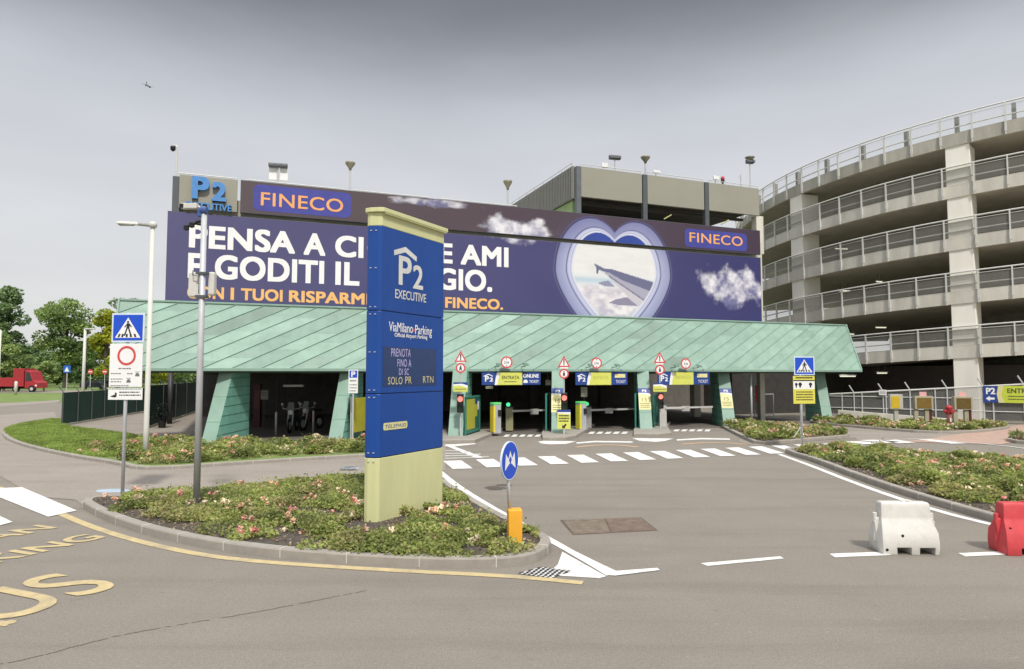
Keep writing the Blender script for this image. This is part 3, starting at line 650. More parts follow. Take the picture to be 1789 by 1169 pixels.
def heart_q(s, z):
    lo = np.full(s.shape, .02); hi = np.full(s.shape, 3.0); cz = HMID + .25
    hu = HTOP - HMID
    for _ in range(18):
        k = (lo + hi) / 2; x = np.abs((s - HC) / HR) / k; y = (z - cz) / k + (cz - HMID)
        yu = hu * np.sqrt(np.clip(1 - ((x - .39) / .61) ** 2, 0, 1)); yl = -4.1 * np.power(np.clip(1 - x, 0, 1), .62)
        ins = (x < 1) & (y < np.where((x - .39) ** 2 < .61 ** 2, yu, 0)) & (y > yl)
        hi = np.where(ins, k, hi); lo = np.where(ins, lo, k)
    return (lo + hi) / 2
def pxpoly(pts): return [tuple(sp(950 + x / 6.152, 370 + y / 6.152)) for x, y in pts]
def cloud(col, s, z, p0, p1, seed, dens=.5, streak=1.0, strength=1.0):
    a = sp(*p0); c = sp(*p1); cx, cz = (a + c) / 2; rx = abs(c[0] - a[0]) / 2; rz = abs(a[1] - c[1]) / 2
    u = (s - cx) / rx; w = (z - cz) / rz; d = np.sqrt(u * u + w * w)
    n = fbm(s * 1.5, z * 1.9 * streak, seed, 6); m = sstep(-.02, .34, (1.0 - d) * .62 + (n - dens) * .9) * (d < 1.6) * strength
    sh = fbm(s * 2.2 + 9, z * 2.6 + .35, seed + 7); t = np.clip((sh - .30) * 2.4 + w * .25, 0, 1)[..., None]
    cc = C8(120, 120, 160) * (1 - t) + C8(238, 236, 242) * t
    return col * (1 - m[..., None]) + cc * m[..., None]
def paint_board(s, z, upper):
    t = ((s - sL) / (sRt - sL))[..., None]
    if upper: col = C8(94, 82, 86) * (1 - t) + C8(72, 58, 76) * t
    else:
        col = C8(88, 86, 126) * (1 - t) + C8(60, 60, 112) * t
        dk = np.exp(-((s - HC) / 4.2) ** 2)[..., None] * .30; col = col * (1 - dk) + C8(70, 66, 112) * dk
    n = fbm(s * .5, z * .8, 3)[..., None]; col = col * (.92 + .16 * n)
    q = heart_q(s, z)
    def over(c, m): return col * (1 - m[..., None]) + c * m[..., None]
    glow = np.exp(-np.clip(q - 1, 0, 9) * 14) * (q >= 1) * .10; col = over(C8(110, 104, 168), glow)
    A = sstep(1.012, .995, q)
    u = (s - HC) / HR; w = (z - HMID)
    e = np.clip((q - .80) / .20, 0, 1)[..., None]; side = np.clip(.5 + .5 * u, 0, 1)[..., None]
    fr = C8(176, 181, 212) * (1 - e) + C8(140, 144, 188) * e
    up = sstep(.4, 2.2, w)[..., None]; fr = fr * (1 - up * .55) + C8(104, 106, 162) * up * .55
    fr = fr * (1 - side * .10) + C8(205, 204, 226) * side * .10
    col = over(fr, A)
    col = over(C8(58, 56, 92), sstep(.022, .006, np.abs(q - .985)) * .95); col = over(C8(84, 86, 132), sstep(.018, .004, np.abs(q - .80)) * .9)
    B = sstep(.798, .788, q); e2 = np.clip((q - .70) / .09, 0, 1)[..., None]
    col = over(C8(226, 228, 240) * (1 - e2) + C8(186, 190, 224) * e2, B)
    col = over(C8(140, 142, 190), sstep(.012, .003, np.abs(q - .735)) * .6)
    I = sstep(.703, .695, q)
    zs = sp(1070, 425)[1]; tt = np.clip((zs + .15 - z) / .35, 0, 1)[..., None]
    sky_ = C8(62, 84, 170) * (1 - np.clip((z - zs) / 1.0, 0, 1)[..., None]) + C8(54, 74, 165) * np.clip((z - zs) / 1.0, 0, 1)[..., None]
    sky_ = sky_ * (1 - .25 * fbm(s * 1.5, z * 5, 21)[..., None])
    zh = sp(1000, 488)[1]; low = C8(236, 236, 236) * np.ones(s.shape + (1,)); n2 = fbm(s * 1.2, z * 4.5, 31)[..., None]
    low = low * (.90 + .14 * n2)
    hb = np.exp(-((z - zh) / .17) ** 2)[..., None] * .75; low = low * (1 - hb) + C8(176, 204, 224) * hb
    cl = sstep(zh - .05, zh - .5, z)[..., None]; cc = fbm(s * 2.4, z * 4.2, 41)[..., None]; ct = np.clip((cc - .28) * 2.2, 0, 1); cw = C8(196, 190, 206) * (1 - ct) + C8(240, 236, 238) * ct
    low = low * (1 - cl) + cw * cl
    pic = np.where((z > zs)[..., None], sky_, low)
    fs, fz = s.ravel(), z.ravel()
    def pip(pts, c, k=1.0):
        m = inside(fs, fz, pxpoly(pts)).reshape(s.shape); pic[m] = pic[m] * (1 - k) + c * k
    pip([(575, 770), (610, 755), (690, 742), (755, 806), (640, 800)], C8(150, 150, 176))
    pip([(690, 982), (760, 945), (890, 918), (1005, 1015), (820, 1010)], C8(146, 142, 166))
    pip([(600, 640), (700, 690), (870, 780), (1090, 960), (1010, 1022), (860, 880), (690, 700)], C8(206, 202, 212))
    pip([(620, 625), (720, 640), (1160, 860), (1090, 962), (880, 830), (690, 700)], C8(176, 174, 194))
    pip([(528, 553), (640, 610), (735, 622), (1200, 770), (1150, 862), (840, 740), (700, 660), (620, 640), (590, 625), (572, 672), (560, 660), (556, 600)], C8(112, 114, 146))
    pip([(700, 690), (1085, 955), (1075, 965), (690, 700)], C8(120, 118, 142))
    col = col * (1 - I[..., None]) + pic * I[..., None]
    col = cloud(col, s, z, (842, 374), (966, 426), 51, .46)
    col = cloud(col, s, z, (680, 340), (830, 370), 61, .55, 1.6, .85)
    col = cloud(col, s, z, (1224, 470), (1348, 534), 71, .45, .7)
    return np.clip(col, 0, 1) * PRINT_K
print_m = mat('printed_vinyl', (.3, .3, .3), .55, var=.015, scale=2, attr='print', spec=.3)
def board(name, label, s0, s1, z0, z1, upper):
    r = thing(name, label, 'billboard', (*FA.W(0, 0, 0)[:2], 0), TH)
    nx = int((s1 - s0) / .035); nz = int((z1 - z0) / .035)
    S, Z = np.meshgrid(np.linspace(s0, s1, nx + 1), np.linspace(z0, z1, nz + 1)); col = paint_board(S, Z, upper)
    V = np.stack([S, np.full_like(S, -.06), Z], -1).reshape(-1, 3); n = len(V); idx = np.arange(n).reshape(nz + 1, nx + 1)
    F = np.stack([idx[:-1, :-1], idx[:-1, 1:], idx[1:, 1:], idx[1:, :-1]], -1).reshape(-1, 4)
    me = bpy.data.meshes.new('print'); me.vertices.add(n); me.vertices.foreach_set('co', V.reshape(-1)); me.loops.add(F.size); me.loops.foreach_set('vertex_index', F.reshape(-1).astype(np.int32))
    me.polygons.add(len(F)); me.polygons.foreach_set('loop_start', np.arange(0, F.size, 4, dtype=np.int32))
    at = me.color_attributes.new('print', 'FLOAT_COLOR', 'POINT'); at.data.foreach_set('color', np.concatenate([col.reshape(-1, 3), np.ones((n, 1))], 1).reshape(-1))
    me.materials.append(print_m); me.update(); o = bpy.data.objects.new('printed_panel', me); COL.objects.link(o); o.parent = r
    f = MB(); f.box(s0 - .02, s1 + .02, -.055, .10, z0 - .02, z1 + .02); f.build('backing', steel_d, r)
    return r
zlo, zl1 = 4.75, (sp(299, 374)[1] + sp(1325, 447)[1]) / 2
zu0 = (sp(421, 376)[1] + sp(1325, 441)[1]) / 2; zu1 = (sp(421, 317)[1] + sp(1325, 403)[1]) / 2
lo_b = board('billboard', 'lower long violet billboard with white slogan and heart shaped airplane window', sL, sRt, zlo, zl1 - .02, False)
b = MB(); YT = -.066
def ln(mb, txt, pl, pr, zt_, zb2, bold, mi=0): mb.text(txt, sp(*pl)[0], sp(*pr)[0], zb2, zt_, YT, mi, bold)
# cap heights measured on the photograph: P at the left end, last letters at the right end
zc = lambda top, bot: (sp(*top)[1], sp(*bot)[1])
z1t, z1b = zc((886, 433), (886, 467.5)); z2t, z2b = zc((800, 470), (800, 508)); z3t, z3b = zc((870, 523), (870, 541.5))
dzC = (z1t - z1b)
ACC = .27 * dzC
def word(t, xa, xb, zb2, zt_, m=white_s): w = MB(); w.text(t, sp(xa, 450)[0], sp(xb, 450)[0], zb2, zt_, YT, 0, .030, space=1.04); w.build('lettering', m, lo_b)
for t, xa, xb in (('PENSA', 329.5, 515), ('A', 530, 568), ('CI', 585, 634.5), ('CHE', 690, 790), ('AMI', 804, 887.5)): word(t, xa, xb, z1b, z1t)
word('\u00d2', 641, 677, z1b, z1t + ACC)
for t, xa, xb in (('E', 329, 357), ('GODITI', 376, 566.5), ('IL', 586, 628), ('VIAGGIO.', 645, 859)): word(t, xa, xb, z2b, z2t)
org = mat('orange_print', (.80, .45, .165), .55, var=.02)
for t, xa, xb in (('CON', 329, 393), ('I', 404.5, 410.5), ('TUOI', 422.5, 495), ('RISPARMI', 506, 646), ('A', 750, 771), ('FINECO.', 777.5, 878)): word(t, xa, xb, z3b, z3t, org)

up_b = board('billboard', 'upper long brown violet billboard strip with two orange lettered logos', sp(421, 340)[0], sRt, zu0, zu1, True)
def logo(p0, p1, t0, t1):
    a = sp(*p0); c = sp(*p1); x0, x1, z0, z1 = a[0], c[0], c[1], a[1]; r = (z1 - z0) * .22; p = []
    for cx, cz, a0 in ((x1 - r, z1 - r, 0), (x0 + r, z1 - r, 90), (x0 + r, z0 + r, 180), (x1 - r, z0 + r, 270)):
        for k in range(6): an = R(a0 + k * 18); p.append((cx + r * math.cos(an), cz + r * math.sin(an)))
    m = MB(); m.flat(p, -.064); m.build('logo_plate', mat('logo_blue', (.055, .060, .30), .55), up_b)
    a = sp(*t0); c = sp(*t1); m = MB(); m.text('FINECO', a[0], c[0], c[1], a[1], -.070, 0, .008, space=1.05); m.build('lettering', mat('logo_orange', (.80, .38, .14), .55), up_b)
logo((443, 322), (613, 382), (456, 336), (599, 372)); logo((1195, 399), (1304, 440), (1203, 406), (1296, 431))
# beige sign panel with raised blue letters
rs = thing('building_sign', 'beige wall panel with raised blue P2 letters at the roof corner', 'sign', (*FA.W(0, 0, 0)[:2], 0), TH)
a = sp(314, 305); c = sp(414, 372); b = MB(); b.box(a[0], c[0], -.05, .05, c[1] + .02, a[1]); b.build('panel', panel_b, rs, bevel=.01)
zz = lambda x, y: sp(x, y)[1]
b = MB(); b.text('P', sp(336, 330)[0], sp(366, 330)[0], zz(350, 350), zz(350, 311), -.07, 0, .035, depth=.08); b.text('2', sp(371, 330)[0], sp(396, 330)[0], zz(383, 354), zz(383, 321), -.07, 0, .035, depth=.08)
b.text('EXECUTIVE', sp(324, 360)[0], sp(405, 360)[0], zz(380, 370), zz(380, 358), -.07, 0, .02, depth=.06); b.build('lettering', lav, rs)
# ------------------------------------------------------------------ things on the roof
def roof_lamp(px, pyt, pyb, wpx, v, label):
    s_, z1 = FA.loc(px, pyt, v); z0 = FA.loc(px, pyb, v)[1]; x, y, _ = FA.W(s_, v, 0); h = z1 - z0; w = wpx / FPX * y / 2
    r = thing('roof_lamp', label, 'lamp', (x, y, z0), 0, 'funnel lamps on the roof'); b = MB(); b.tube([(0, 0, -.9), (0, 0, h * .72)], .05, 8); b.build('pole', steel, r)
    b = MB(); b.lathe([(.05, h * .62), (w * .35, h * .74), (w * .95, h * .93), (w, h)], 14); b.build('lamp_shade', mat('lamp_bronze', (.27, .25, .18), .5, .2), r, True); return r
roof_lamp(612, 284, 322, 18, 5, 'funnel shaped roof lamp above the left logo')
roof_lamp(887, 316, 360, 16, 5, 'funnel shaped roof lamp above the white printed cloud')
roof_lamp(1127.5, 274, 306, 17, 4, 'funnel shaped roof lamp between the first two beige panels')
def flood(px, py0, pybase, wpx, v, label, boxes, cone=False):
    s_, z1 = FA.loc(px, py0, v); z0 = FA.loc(px, pybase, v)[1]; x, y, _ = FA.W(s_, v, 0); k = y / FPX; h = z1 - z0
    r = thing('floodlight_mast', label, 'floodlight', (x, y, z0), TH * .6); b = MB(); b.tube([(0, 0, -.9), (0, 0, h)], .04, 8); b.build('pole', steel, r)
    b = MB(); b.box(-wpx * k / 2, wpx * k / 2, -.12, .12, h - 7 * k, h)
    for i in range(3): X = -wpx * k / 2 + wpx * k * (i + .5) / 3; b.box(X - .12, X + .12, -.16, -.12, h - 6 * k, h - 1.5 * k)
    b.build('lamp_bar', mat('lamp_grey', (.13, .14, .15), .5, .3), r, bevel=.02)
    for x0, x1, a_, b2 in boxes:
        m = MB(); m.box((x0 - px) * k, (x1 - px) * k, .06, .16, (pybase - b2) * k, (pybase - a_) * k); m.build('white_board', white_s, r, bevel=.01)
    if cone:
        m = MB(); m.lathe([(.03, h - .15), (.12, h - .05), (.30, h + .12), (.30, h + .16)], 12); m.build('lamp_shade', MATS['lamp_bronze'], r, True)
flood(486, 286, 320, 32, 4, 'roof floodlight bar with two white boards left of the first lamp', [(470.5, 484, 292, 314), (489, 502.5, 292, 314)])
flood(1074, 272, 298, 21, 6, 'roof floodlight bar above the first beige panel', [(1050, 1062, 285, 293)])
flood(1310, 279, 326, 14, 5, 'roof mast with a funnel lamp and a flood near the ramp', [], True)
def rbox(px0, py0, px1, py1, v, name, m, label, cat):
    a = FA.loc(px0, py0, v); c = FA.loc(px1, py1, v); s_ = (a[0] + c[0]) / 2; x, y, _ = FA.W(s_, v, 0); r = thing(name, label, cat, (x, y, c[1] - .5), TH)
    b = MB(); b.box(-(c[0] - a[0]) / 2, (c[0] - a[0]) / 2, -.05, .05, .5, .5 + a[1] - c[1]); b.build('board', m, r, bevel=.015); b = MB(); b.tube([(0, .08, -.8), (0, .08, .6)], .03, 6); b.build('post', steel, r)
rbox(1246, 307, 1256, 315, 4, 'roof_sign', white_s, 'small white roof sign above the third beige panel', 'sign')
rbox(1141, 297, 1153, 303, 7, 'roof_sign', white_s, 'pale roof sign right of the middle roof lamp', 'sign')
s_, z_ = FA.loc(1262.5, 309, 3); x, y, _ = FA.W(s_, 3, 0); r = thing('beacon', 'red and black beacon on the third beige panel', 'beacon', (x, y, z_ - .6))
b = MB(); b.lathe([(.05, -.6), (.05, .25), (.11, .28), (.12, .36), (.10, .40)], 10); b.build('base', black, r, True); b = MB(); b.lathe([(.10, .402), (.12, .5), (.09, .6), (.03, .64)], 10); b.build('lens', red_p, r, True)
s_, z_ = FA.loc(1294, 305, 4); x, y, _ = FA.W(s_, 4, 0); b = MB(); b.tube([(0, 0, -1.8), (0, 0, 0)], .03, 6); b.tube([(-.12, 0, -.1), (.0, 0, -.3)], .015, 5); o = b.build('antenna', steel, None); o.location = (x, y, z_); tag(o, 'thin antenna rod left of the funnel mast near the ramp', 'antenna')
s_, z_ = FA.loc(305, 258, .5); x, y, _ = FA.W(s_, .5, 0); r = thing('surveillance_camera', 'dome camera on a thin white pole at the roof corner', 'camera', (x, y, 0)); b = MB(); b.tube([(.10, 0, 9.2), (.10, 0, z_ + .03), (.06, 0, z_ + .08), (-.03, 0, z_ + .08)], .028, 6); b.build('pole', steel_l, r)
b = MB(); b.lathe([(.02, z_ - .15), (.085, z_ - .10), (.10, z_), (.085, z_ + .05), (.02, z_ + .08)], 12, (-.06, 0)); b.build('dome', black, r, True)

# ================================================================== GREEN COPPER CANOPY
FE = Fr((0, 27.8), TH)
cn_ = thing('entrance_canopy', 'long pale green copper canopy on slanted columns under the billboard', 'canopy', (0, 27.8, 0), TH)
ZE, ZR, VR = 2.69, 5.14, 1.55 * CT; TL = math.hypot(ZR - ZE, VR)
e0 = FE.loc(194, 641)[0]; e1 = FE.loc(1505, 648)[0]; r0 = FE.loc(208, 525, VR)[0]; r1 = FE.loc(1478, 568, VR)[0]
def rst(px, py):
    d = ray(px, py); m = VR / (ZR - ZE); dv = -d[0] * FE.s + d[1] * FE.c; ov = -(-FE.o[0] * FE.s + FE.o[1] * FE.c) + 0
    t = (m * (CAMH - ZE) - ov) / (dv - m * d[2]); X = d[0] * t - FE.o[0]; Y = d[1] * t - FE.o[1]
    return (X * FE.c + Y * FE.s, (CAMH + d[2] * t - ZE) / (ZR - ZE) * TL)
def P3(s, t, off=0.0): k = t / TL; return (s, VR * k - off * (ZR - ZE) / TL, ZE + (ZR - ZE) * k + off * VR / TL)
sl = []
for a, c in [((266, 631), (346, 598)), ((815, 631), (859, 610)), ((1341, 648), (1404, 593)), ((1000, 630), (1032, 611))]:
    p, q = rst(*a), rst(*c); sl.append((q[1] - p[1]) / (q[0] - p[0]))
KS = float(np.median(sl))
def clip(poly, a, b_, c):      # keep a*x+b*y<=c
    out = []
    for i in range(len(poly)):
        p, q = poly[i], poly[(i + 1) % len(poly)]; dp = a * p[0] + b_ * p[1] - c; dq = a * q[0] + b_ * q[1] - c
        if dp <= 0: out.append(p)
        if dp * dq < 0: t = dp / (dp - dq); out.append((p[0] + (q[0] - p[0]) * t, p[1] + (q[1] - p[1]) * t))
    return out
def clip_roof(poly):
    poly = clip(poly, 0, -1, 0.0); poly = clip(poly, 0, 1, TL) if poly else poly
    if poly: poly = clip(poly, -1, (r0 - e0) / TL, -e0)
    if poly: poly = clip(poly, 1, -(r1 - e1) / TL, e1)
    return poly
vs, fs, cols = [], [], []
rg = random.Random(21); SPC = .98; run = TL / KS
ribs = MB(); x = e0 - run - 1
while x < e1 + 1:
    t = -rg.uniform(0, 1.2); dirn = Vector((1, KS)).normalized(); 
    Lb = TL / dirn.y
    while t < Lb:
        l_ = rg.choice([1.0, 1.5, 1.5, 2.0, 2.0]); a0 = (x + dirn.x * t, dirn.y * t); a1_ = (x + dirn.x * (t + l_), dirn.y * (t + l_))
        q = clip_roof([a0, (a0[0] + SPC, a0[1]), (a1_[0] + SPC, a1_[1]), a1_])
        if len(q) > 2:
            o = len(vs); vs += [P3(*p) for p in q]; fs.append(tuple(range(o, o + len(q)))); k = rg.uniform(.87, 1.10); w = rg.uniform(0, 1)
            c = [.237 * k, .355 * k, .29 * k]
            if w < .10: c = [.205 * k, .29 * k, .24 * k]
            elif w > .93: c = [.27 * k, .39 * k, .33 * k]
            cols += [(*c, 1)] * len(q)
        t += l_ + .004
    q0, q1 = (x, 0), (x + run, TL)
    # standing seam clipped to the roof
    seg = clip_roof([(x - .012, 0), (x + .012, 0), (x + run + .012, TL), (x + run - .012, TL)])
    if len(seg) > 2: ribs.hexa([P3(*p, .001) for p in seg], [P3(*p, .032) for p in seg])
    x += SPC
me = bpy.data.meshes.new('roof'); me.from_pydata(vs, [], fs); at = me.color_attributes.new('tint', 'FLOAT_COLOR', 'POINT'); at.data.foreach_set('color', [c for q in cols for c in q]); me.materials.append(copper); me.update()
ro = bpy.data.objects.new('roof', me); COL.objects.link(ro); ro.parent = cn_
ribs.build('roof_seams', seam_m, cn_)
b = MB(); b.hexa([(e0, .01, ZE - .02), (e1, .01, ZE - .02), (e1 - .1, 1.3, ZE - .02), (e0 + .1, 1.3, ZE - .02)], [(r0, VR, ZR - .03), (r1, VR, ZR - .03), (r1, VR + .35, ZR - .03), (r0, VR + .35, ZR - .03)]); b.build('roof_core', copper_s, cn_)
b = MB(); b.box(e0 - .02, e1 + .02, -.05, .10, ZE - .10, ZE + .015); b.build('eave_trim', copper_f, cn_, bevel=.012)
b = MB(); b.box(r0 - .04, r1 + .04, VR - .06, VR + .40, ZR - .02, ZR + .05); b.build('ridge_cap', copper_f, cn_, bevel=.012)
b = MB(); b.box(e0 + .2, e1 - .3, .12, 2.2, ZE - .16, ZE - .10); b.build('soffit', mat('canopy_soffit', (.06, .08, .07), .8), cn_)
# verge seams
for q0, q1 in ((e0, r0), (e1, r1)): b = MB(); b.tube([P3(q0, 0, .02), P3(q1, TL, .02)], .04, 6); b.build('verge_trim', copper_f, cn_)
DV = Vector((.08, 1, 0)).normalized(); PV = Vector((1, -.08, 0)).normalized()
def loc_e(p): a = FE.inv(p[0], p[1]); return (a[0], a[1], p[2])
COLS = {}
def colm(key, base, w, ztop=2.63, back=2.5, lean=1.18):
    B = Vector((*base, 0)); COLS[key] = B
    hw = PV * w / 2; f = MB(); s_ = MB()
    pt = lambda side, d, z: loc_e(B + hw * side + DV * d + Vector((0, 0, z)))
    f.poly([pt(-1, 0, 0), pt(1, 0, 0), pt(1, lean, ztop), pt(-1, lean, ztop)])
    for k in (.31, .64):
        f.hexa([loc_e(B + hw * q * 1.0 + DV * (lean * k - .006) + Vector((0, 0, ztop * k))) for q in (-1, 1)] + [loc_e(B + hw * q + DV * (lean * k + .01) + Vector((0, 0, ztop * k))) for q in (1, -1)],
               [loc_e(B + hw * q * 1.0 + DV * (lean * k - .002) + Vector((0, 0, ztop * k + .022))) for q in (-1, 1)] + [loc_e(B + hw * q + DV * (lean * k + .01) + Vector((0, 0, ztop * k + .022))) for q in (1, -1)], 1)
    o = f.build('column_front', [copper_f, seam_m], cn_)
    for q in (-1, 1):
        p = [pt(q, 0, 0), pt(q, back, 0), pt(q, back, ztop), pt(q, lean, ztop)]; s_.poly(p if q > 0 else p[::-1])
        for k in range(1, 8):
            z = ztop * k / 8 + .02; d0 = lean * z / ztop; hw2 = PV * (w / 2 + .006) * q; hw1 = hw * q * .98
            s_.hexa([loc_e(B + h + DV * d + Vector((0, 0, z + (d - d0) * .03))) for h, d in ((hw1, d0), (hw2, d0), (hw2, back), (hw1, back))], [loc_e(B + h + DV * d + Vector((0, 0, z + .018 + (d - d0) * .03))) for h, d in ((hw1, d0), (hw2, d0), (hw2, back), (hw1, back))], 1)
    s_.poly([pt(1, back, 0), pt(-1, back, 0), pt(-1, back, ztop), pt(1, back, ztop)]); s_.poly([pt(-1, lean, ztop), pt(1, lean, ztop), pt(1, back, ztop), pt(-1, back, ztop)])
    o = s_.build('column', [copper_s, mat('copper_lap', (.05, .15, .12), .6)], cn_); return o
def on_line(px, d0): d = ray(px, 700); t = d0 / (d[1] - .39 * d[0]); return (d[0] * t, d[1] * t)
colm('c1', on_line(364, 27.1), .50); colm('c2', on_line(586, 27.0), .52, lean=1.25)
colm('g1', on_line(795.5, 26.5), .57, lean=1.1); colm('g2', on_line(974, 26.3), .50, lean=1.25); colm('g3', on_line(1129, 26.7), .52, lean=1.15)
colm('c5', on_line(1274.5, 27.4), .56); colm('c6', on_line(1446, 27.9), .50, lean=1.0)
# ================================================================== ROUND CONCRETE RAMP
RC = Vector((38.6, 50.1)); RR = 20.4
def circ(px, r=RR):
    d = ray(px, 600); dx, dy = d[0], d[1]; A = dx * dx + dy * dy; Bq = -2 * (dx * RC.x + dy * RC.y); Cq = RC.x ** 2 + RC.y ** 2 - r * r; dd = Bq * Bq - 4 * A * Cq
    t = (-Bq - math.sqrt(max(dd, 0))) / (2 * A); return math.degrees(math.atan2(dy * t - RC.y, dx * t - RC.x)) % 360
SLOPE = .0165; TH0 = 232.0
LV = [5.15, 8.08, 11.0, 13.88, 16.72]
def rail_z(l, th): return LV[l] + SLOPE * (th - TH0)
rp = thing('parking_ramp', 'round concrete parking ramp with five open decks and mesh railings', 'parking ramp', (RC.x, RC.y, 0))
def pol(r, th, z): return (r * math.cos(R(th)), r * math.sin(R(th)), z)
T0, T1, DT = 150, 300, 2.5
ths = [T0 + DT * i for i in range(int((T1 - T0) / DT) + 1)]
thA, thB = circ(1685), circ(1395); CSP = (thA - thB)
pth = [thA + CSP / 7 * (i + .5) for i in range(-22, 18)]
post_me = None
for l in range(5):
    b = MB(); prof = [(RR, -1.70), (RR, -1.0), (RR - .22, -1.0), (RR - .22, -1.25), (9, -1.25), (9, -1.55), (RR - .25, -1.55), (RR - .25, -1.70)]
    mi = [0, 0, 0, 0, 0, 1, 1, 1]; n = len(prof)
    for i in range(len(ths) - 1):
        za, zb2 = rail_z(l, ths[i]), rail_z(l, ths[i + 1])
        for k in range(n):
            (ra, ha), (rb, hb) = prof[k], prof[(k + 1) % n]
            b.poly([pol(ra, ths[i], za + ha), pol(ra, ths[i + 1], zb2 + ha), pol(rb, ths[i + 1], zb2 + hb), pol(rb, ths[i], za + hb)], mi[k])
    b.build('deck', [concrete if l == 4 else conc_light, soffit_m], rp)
    rl_ = MB(); rl_.tube([pol(RR + .05, t, rail_z(l, t)) for t in ths], .045, 6); rl_.tube([pol(RR + .05, t, rail_z(l, t) - .16) for t in ths], .018, 5); rl_.tube([pol(RR - .02, t, rail_z(l, t) - .68) for t in ths], .035, 6)
    ro_ = rl_.build('railing', steel_l, rp)
    g = MB()
    for i in range(len(ths) - 1): g.poly([pol(RR + .03, ths[i], rail_z(l, ths[i]) - .98), pol(RR + .03, ths[i + 1], rail_z(l, ths[i + 1]) - .98), pol(RR + .03, ths[i + 1], rail_z(l, ths[i + 1]) - .16), pol(RR + .03, ths[i], rail_z(l, ths[i]) - .16)])
    g.build('mesh_panel', glassm if l < 4 else mat('railing_mesh_top', (.55, .55, .52), .5, alpha=.16), ro_)
    for t in pth:
        if post_me is None:
            pm = MB(); pm.box(0, .09, -.035, .035, -1.72, 0); pm.box(-.03, .10, -.05, .05, -1.55, -1.1); post = pm.build('post', steel_l, ro_); post_me = post.data
        else: post = bpy.data.objects.new('post', post_me); COL.objects.link(post); post.parent = ro_
        post.location = pol(RR + .01, t, rail_z(l, t)); post.rotation_euler = (0, 0, R(t))
    if l == 4:
        for t in [thA + CSP * k / 4 for k in range(-9, 8)]:
            pm = MB(); pm.box(-.12, .12, -.10, .10, -1.0, -.05); o = pm.build('stub_post', mat('stub_grey', (.22, .22, .21), .6), ro_); o.location = pol(RR - .30, t, rail_z(l, t)); o.rotation_euler = (0, 0, R(t))
for k in range(-3, 4):
    t = thA + CSP * k
    if not T0 + 3 < t < T1 - 2: continue
    b = MB(); b.box(19.0, RR - .06, -.56, .56, 0, rail_z(4, t) - 1.69); o = b.build('column', conc_col, rp, bevel=.02); o.rotation_euler = (0, 0, R(t))
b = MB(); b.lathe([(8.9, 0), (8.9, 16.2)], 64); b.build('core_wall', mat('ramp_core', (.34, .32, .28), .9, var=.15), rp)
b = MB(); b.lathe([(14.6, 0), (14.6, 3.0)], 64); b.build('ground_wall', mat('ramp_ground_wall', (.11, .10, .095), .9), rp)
# end pier where the ramp meets the flat building
p = AT(1329.5, 600, 35.6); q = (p[0] - RC.x, p[1] - RC.y); b = MB(); b.box(q[0] - .10, q[0] + .16, q[1], q[1] + .5, 0, 9.6); b.build('pier', conc_light, rp, bevel=.02)
tube_m = mat('lamp_tube', (.80, .78, .62), .4, emit=.7)
for i, (px, py, Y, w, lab) in enumerate([(1481, 656.5, 41, 1.1, 'longest strip light low under the ramp beside the canopy edge'), (1541, 651, 40, .9, 'strip light low under the ramp above the white notice'), (1539, 571.5, 43.5, .8, 'strip light under the first deck above the canopy corner'),
        (1487, 583, 45, .6, 'short strip light just right of the canopy verge'), (1475, 507.5, 45, .9, 'strip light under the second deck near the pale column'), (1536, 491.5, 43, .6, 'strip light right of the one near the pale column'), (1470, 434, 46, 1.0, 'strip light under the third deck'),
        (1770, 447, 41, 1.5, 'large strip light at the right edge on the third deck'), (1775, 535, 41, 1.3, 'strip light at the right edge on the second deck'), (1765, 365, 42, 1.4, 'strip light at the right edge on the fourth deck'), (1750, 285, 42, .9, 'strip light at the right edge on the top level')]):
    p = AT(px, py, Y); r = thing('strip_light', lab, 'light', p, R(25 if i % 2 else 10), 'strip lights under the ramp decks'); b = MB(); b.box(-w / 2, w / 2, -.07, .07, 0, .07); b.build('housing', steel_l, r, bevel=.01)
    b = MB(); b.tube([(-w / 2 + .03, 0, -.035), (w / 2 - .03, 0, -.035)], .034, 8); b.build('lamp_tube', tube_m, r); b = MB()
    for q in (-.3, .3): b.tube([(q * w, 0, .06), (q * w, 0, .5)], .012, 5)
    b.build('hanger', steel_d, r)
# ================================================================== BLUE TOTEM
A_, B_ = Vector(G(662, 914, .10)), Vector(G(773, 880.5, .10))
tv = (B_ - A_); TW = tv.length; trot = math.atan2(tv.y, tv.x); FT = Fr((A_.x, A_.y), trot)
tt = thing('totem_sign', 'tall blue and lime car park totem sign standing in the front island', 'totem sign', (A_.x, A_.y, 0), trot)
tz = lambda px, py: FT.loc(px, py)[1]
Z0, Z1, Z2, Z3, Z4, Z5 = .06, tz(664, 800), tz(664, 688), tz(664, 542), tz(664, 393), tz(668, 371)
def tprof(g=0.0):      # plan of the totem: front face along x, folded left flank
    return [(0 + g, 0 + g), (TW - g, 0 + g), (TW - g, .26 - g), (.02 + g, .26 - g), (-.075 + g, .25), (-.085 + g, .18), (-.035 + g, .05)]
def tseg(name, z0, z1, m, g=0.0):
    p = tprof(g); s_ = MB(); s_.hexa([(*q, z0) for q in p], [(*q, z1) for q in p]); return s_.build(name, m, tt, bevel=.008)
tseg('base_panel', Z0, Z1 - .006, lime_t)
tseg('lower_panel', Z1 + .006, Z2 - .006, blue_t, .0); tseg('middle_panel', Z2 + .006, Z3 - .006, blue_t); tseg('upper_panel', Z3 + .006, Z4, blue_t)
tseg('core', Z0 + .05, Z4 - .05, black, .02)
tseg('head_panel', Z4 + .002, Z5, lime_t, .0)
b = MB(); p = [(-.03, -.06), (TW + .05, -.06), (TW + .05, .31), (-.05, .31), (-.12, .26), (-.12, .15), (-.08, .02)]
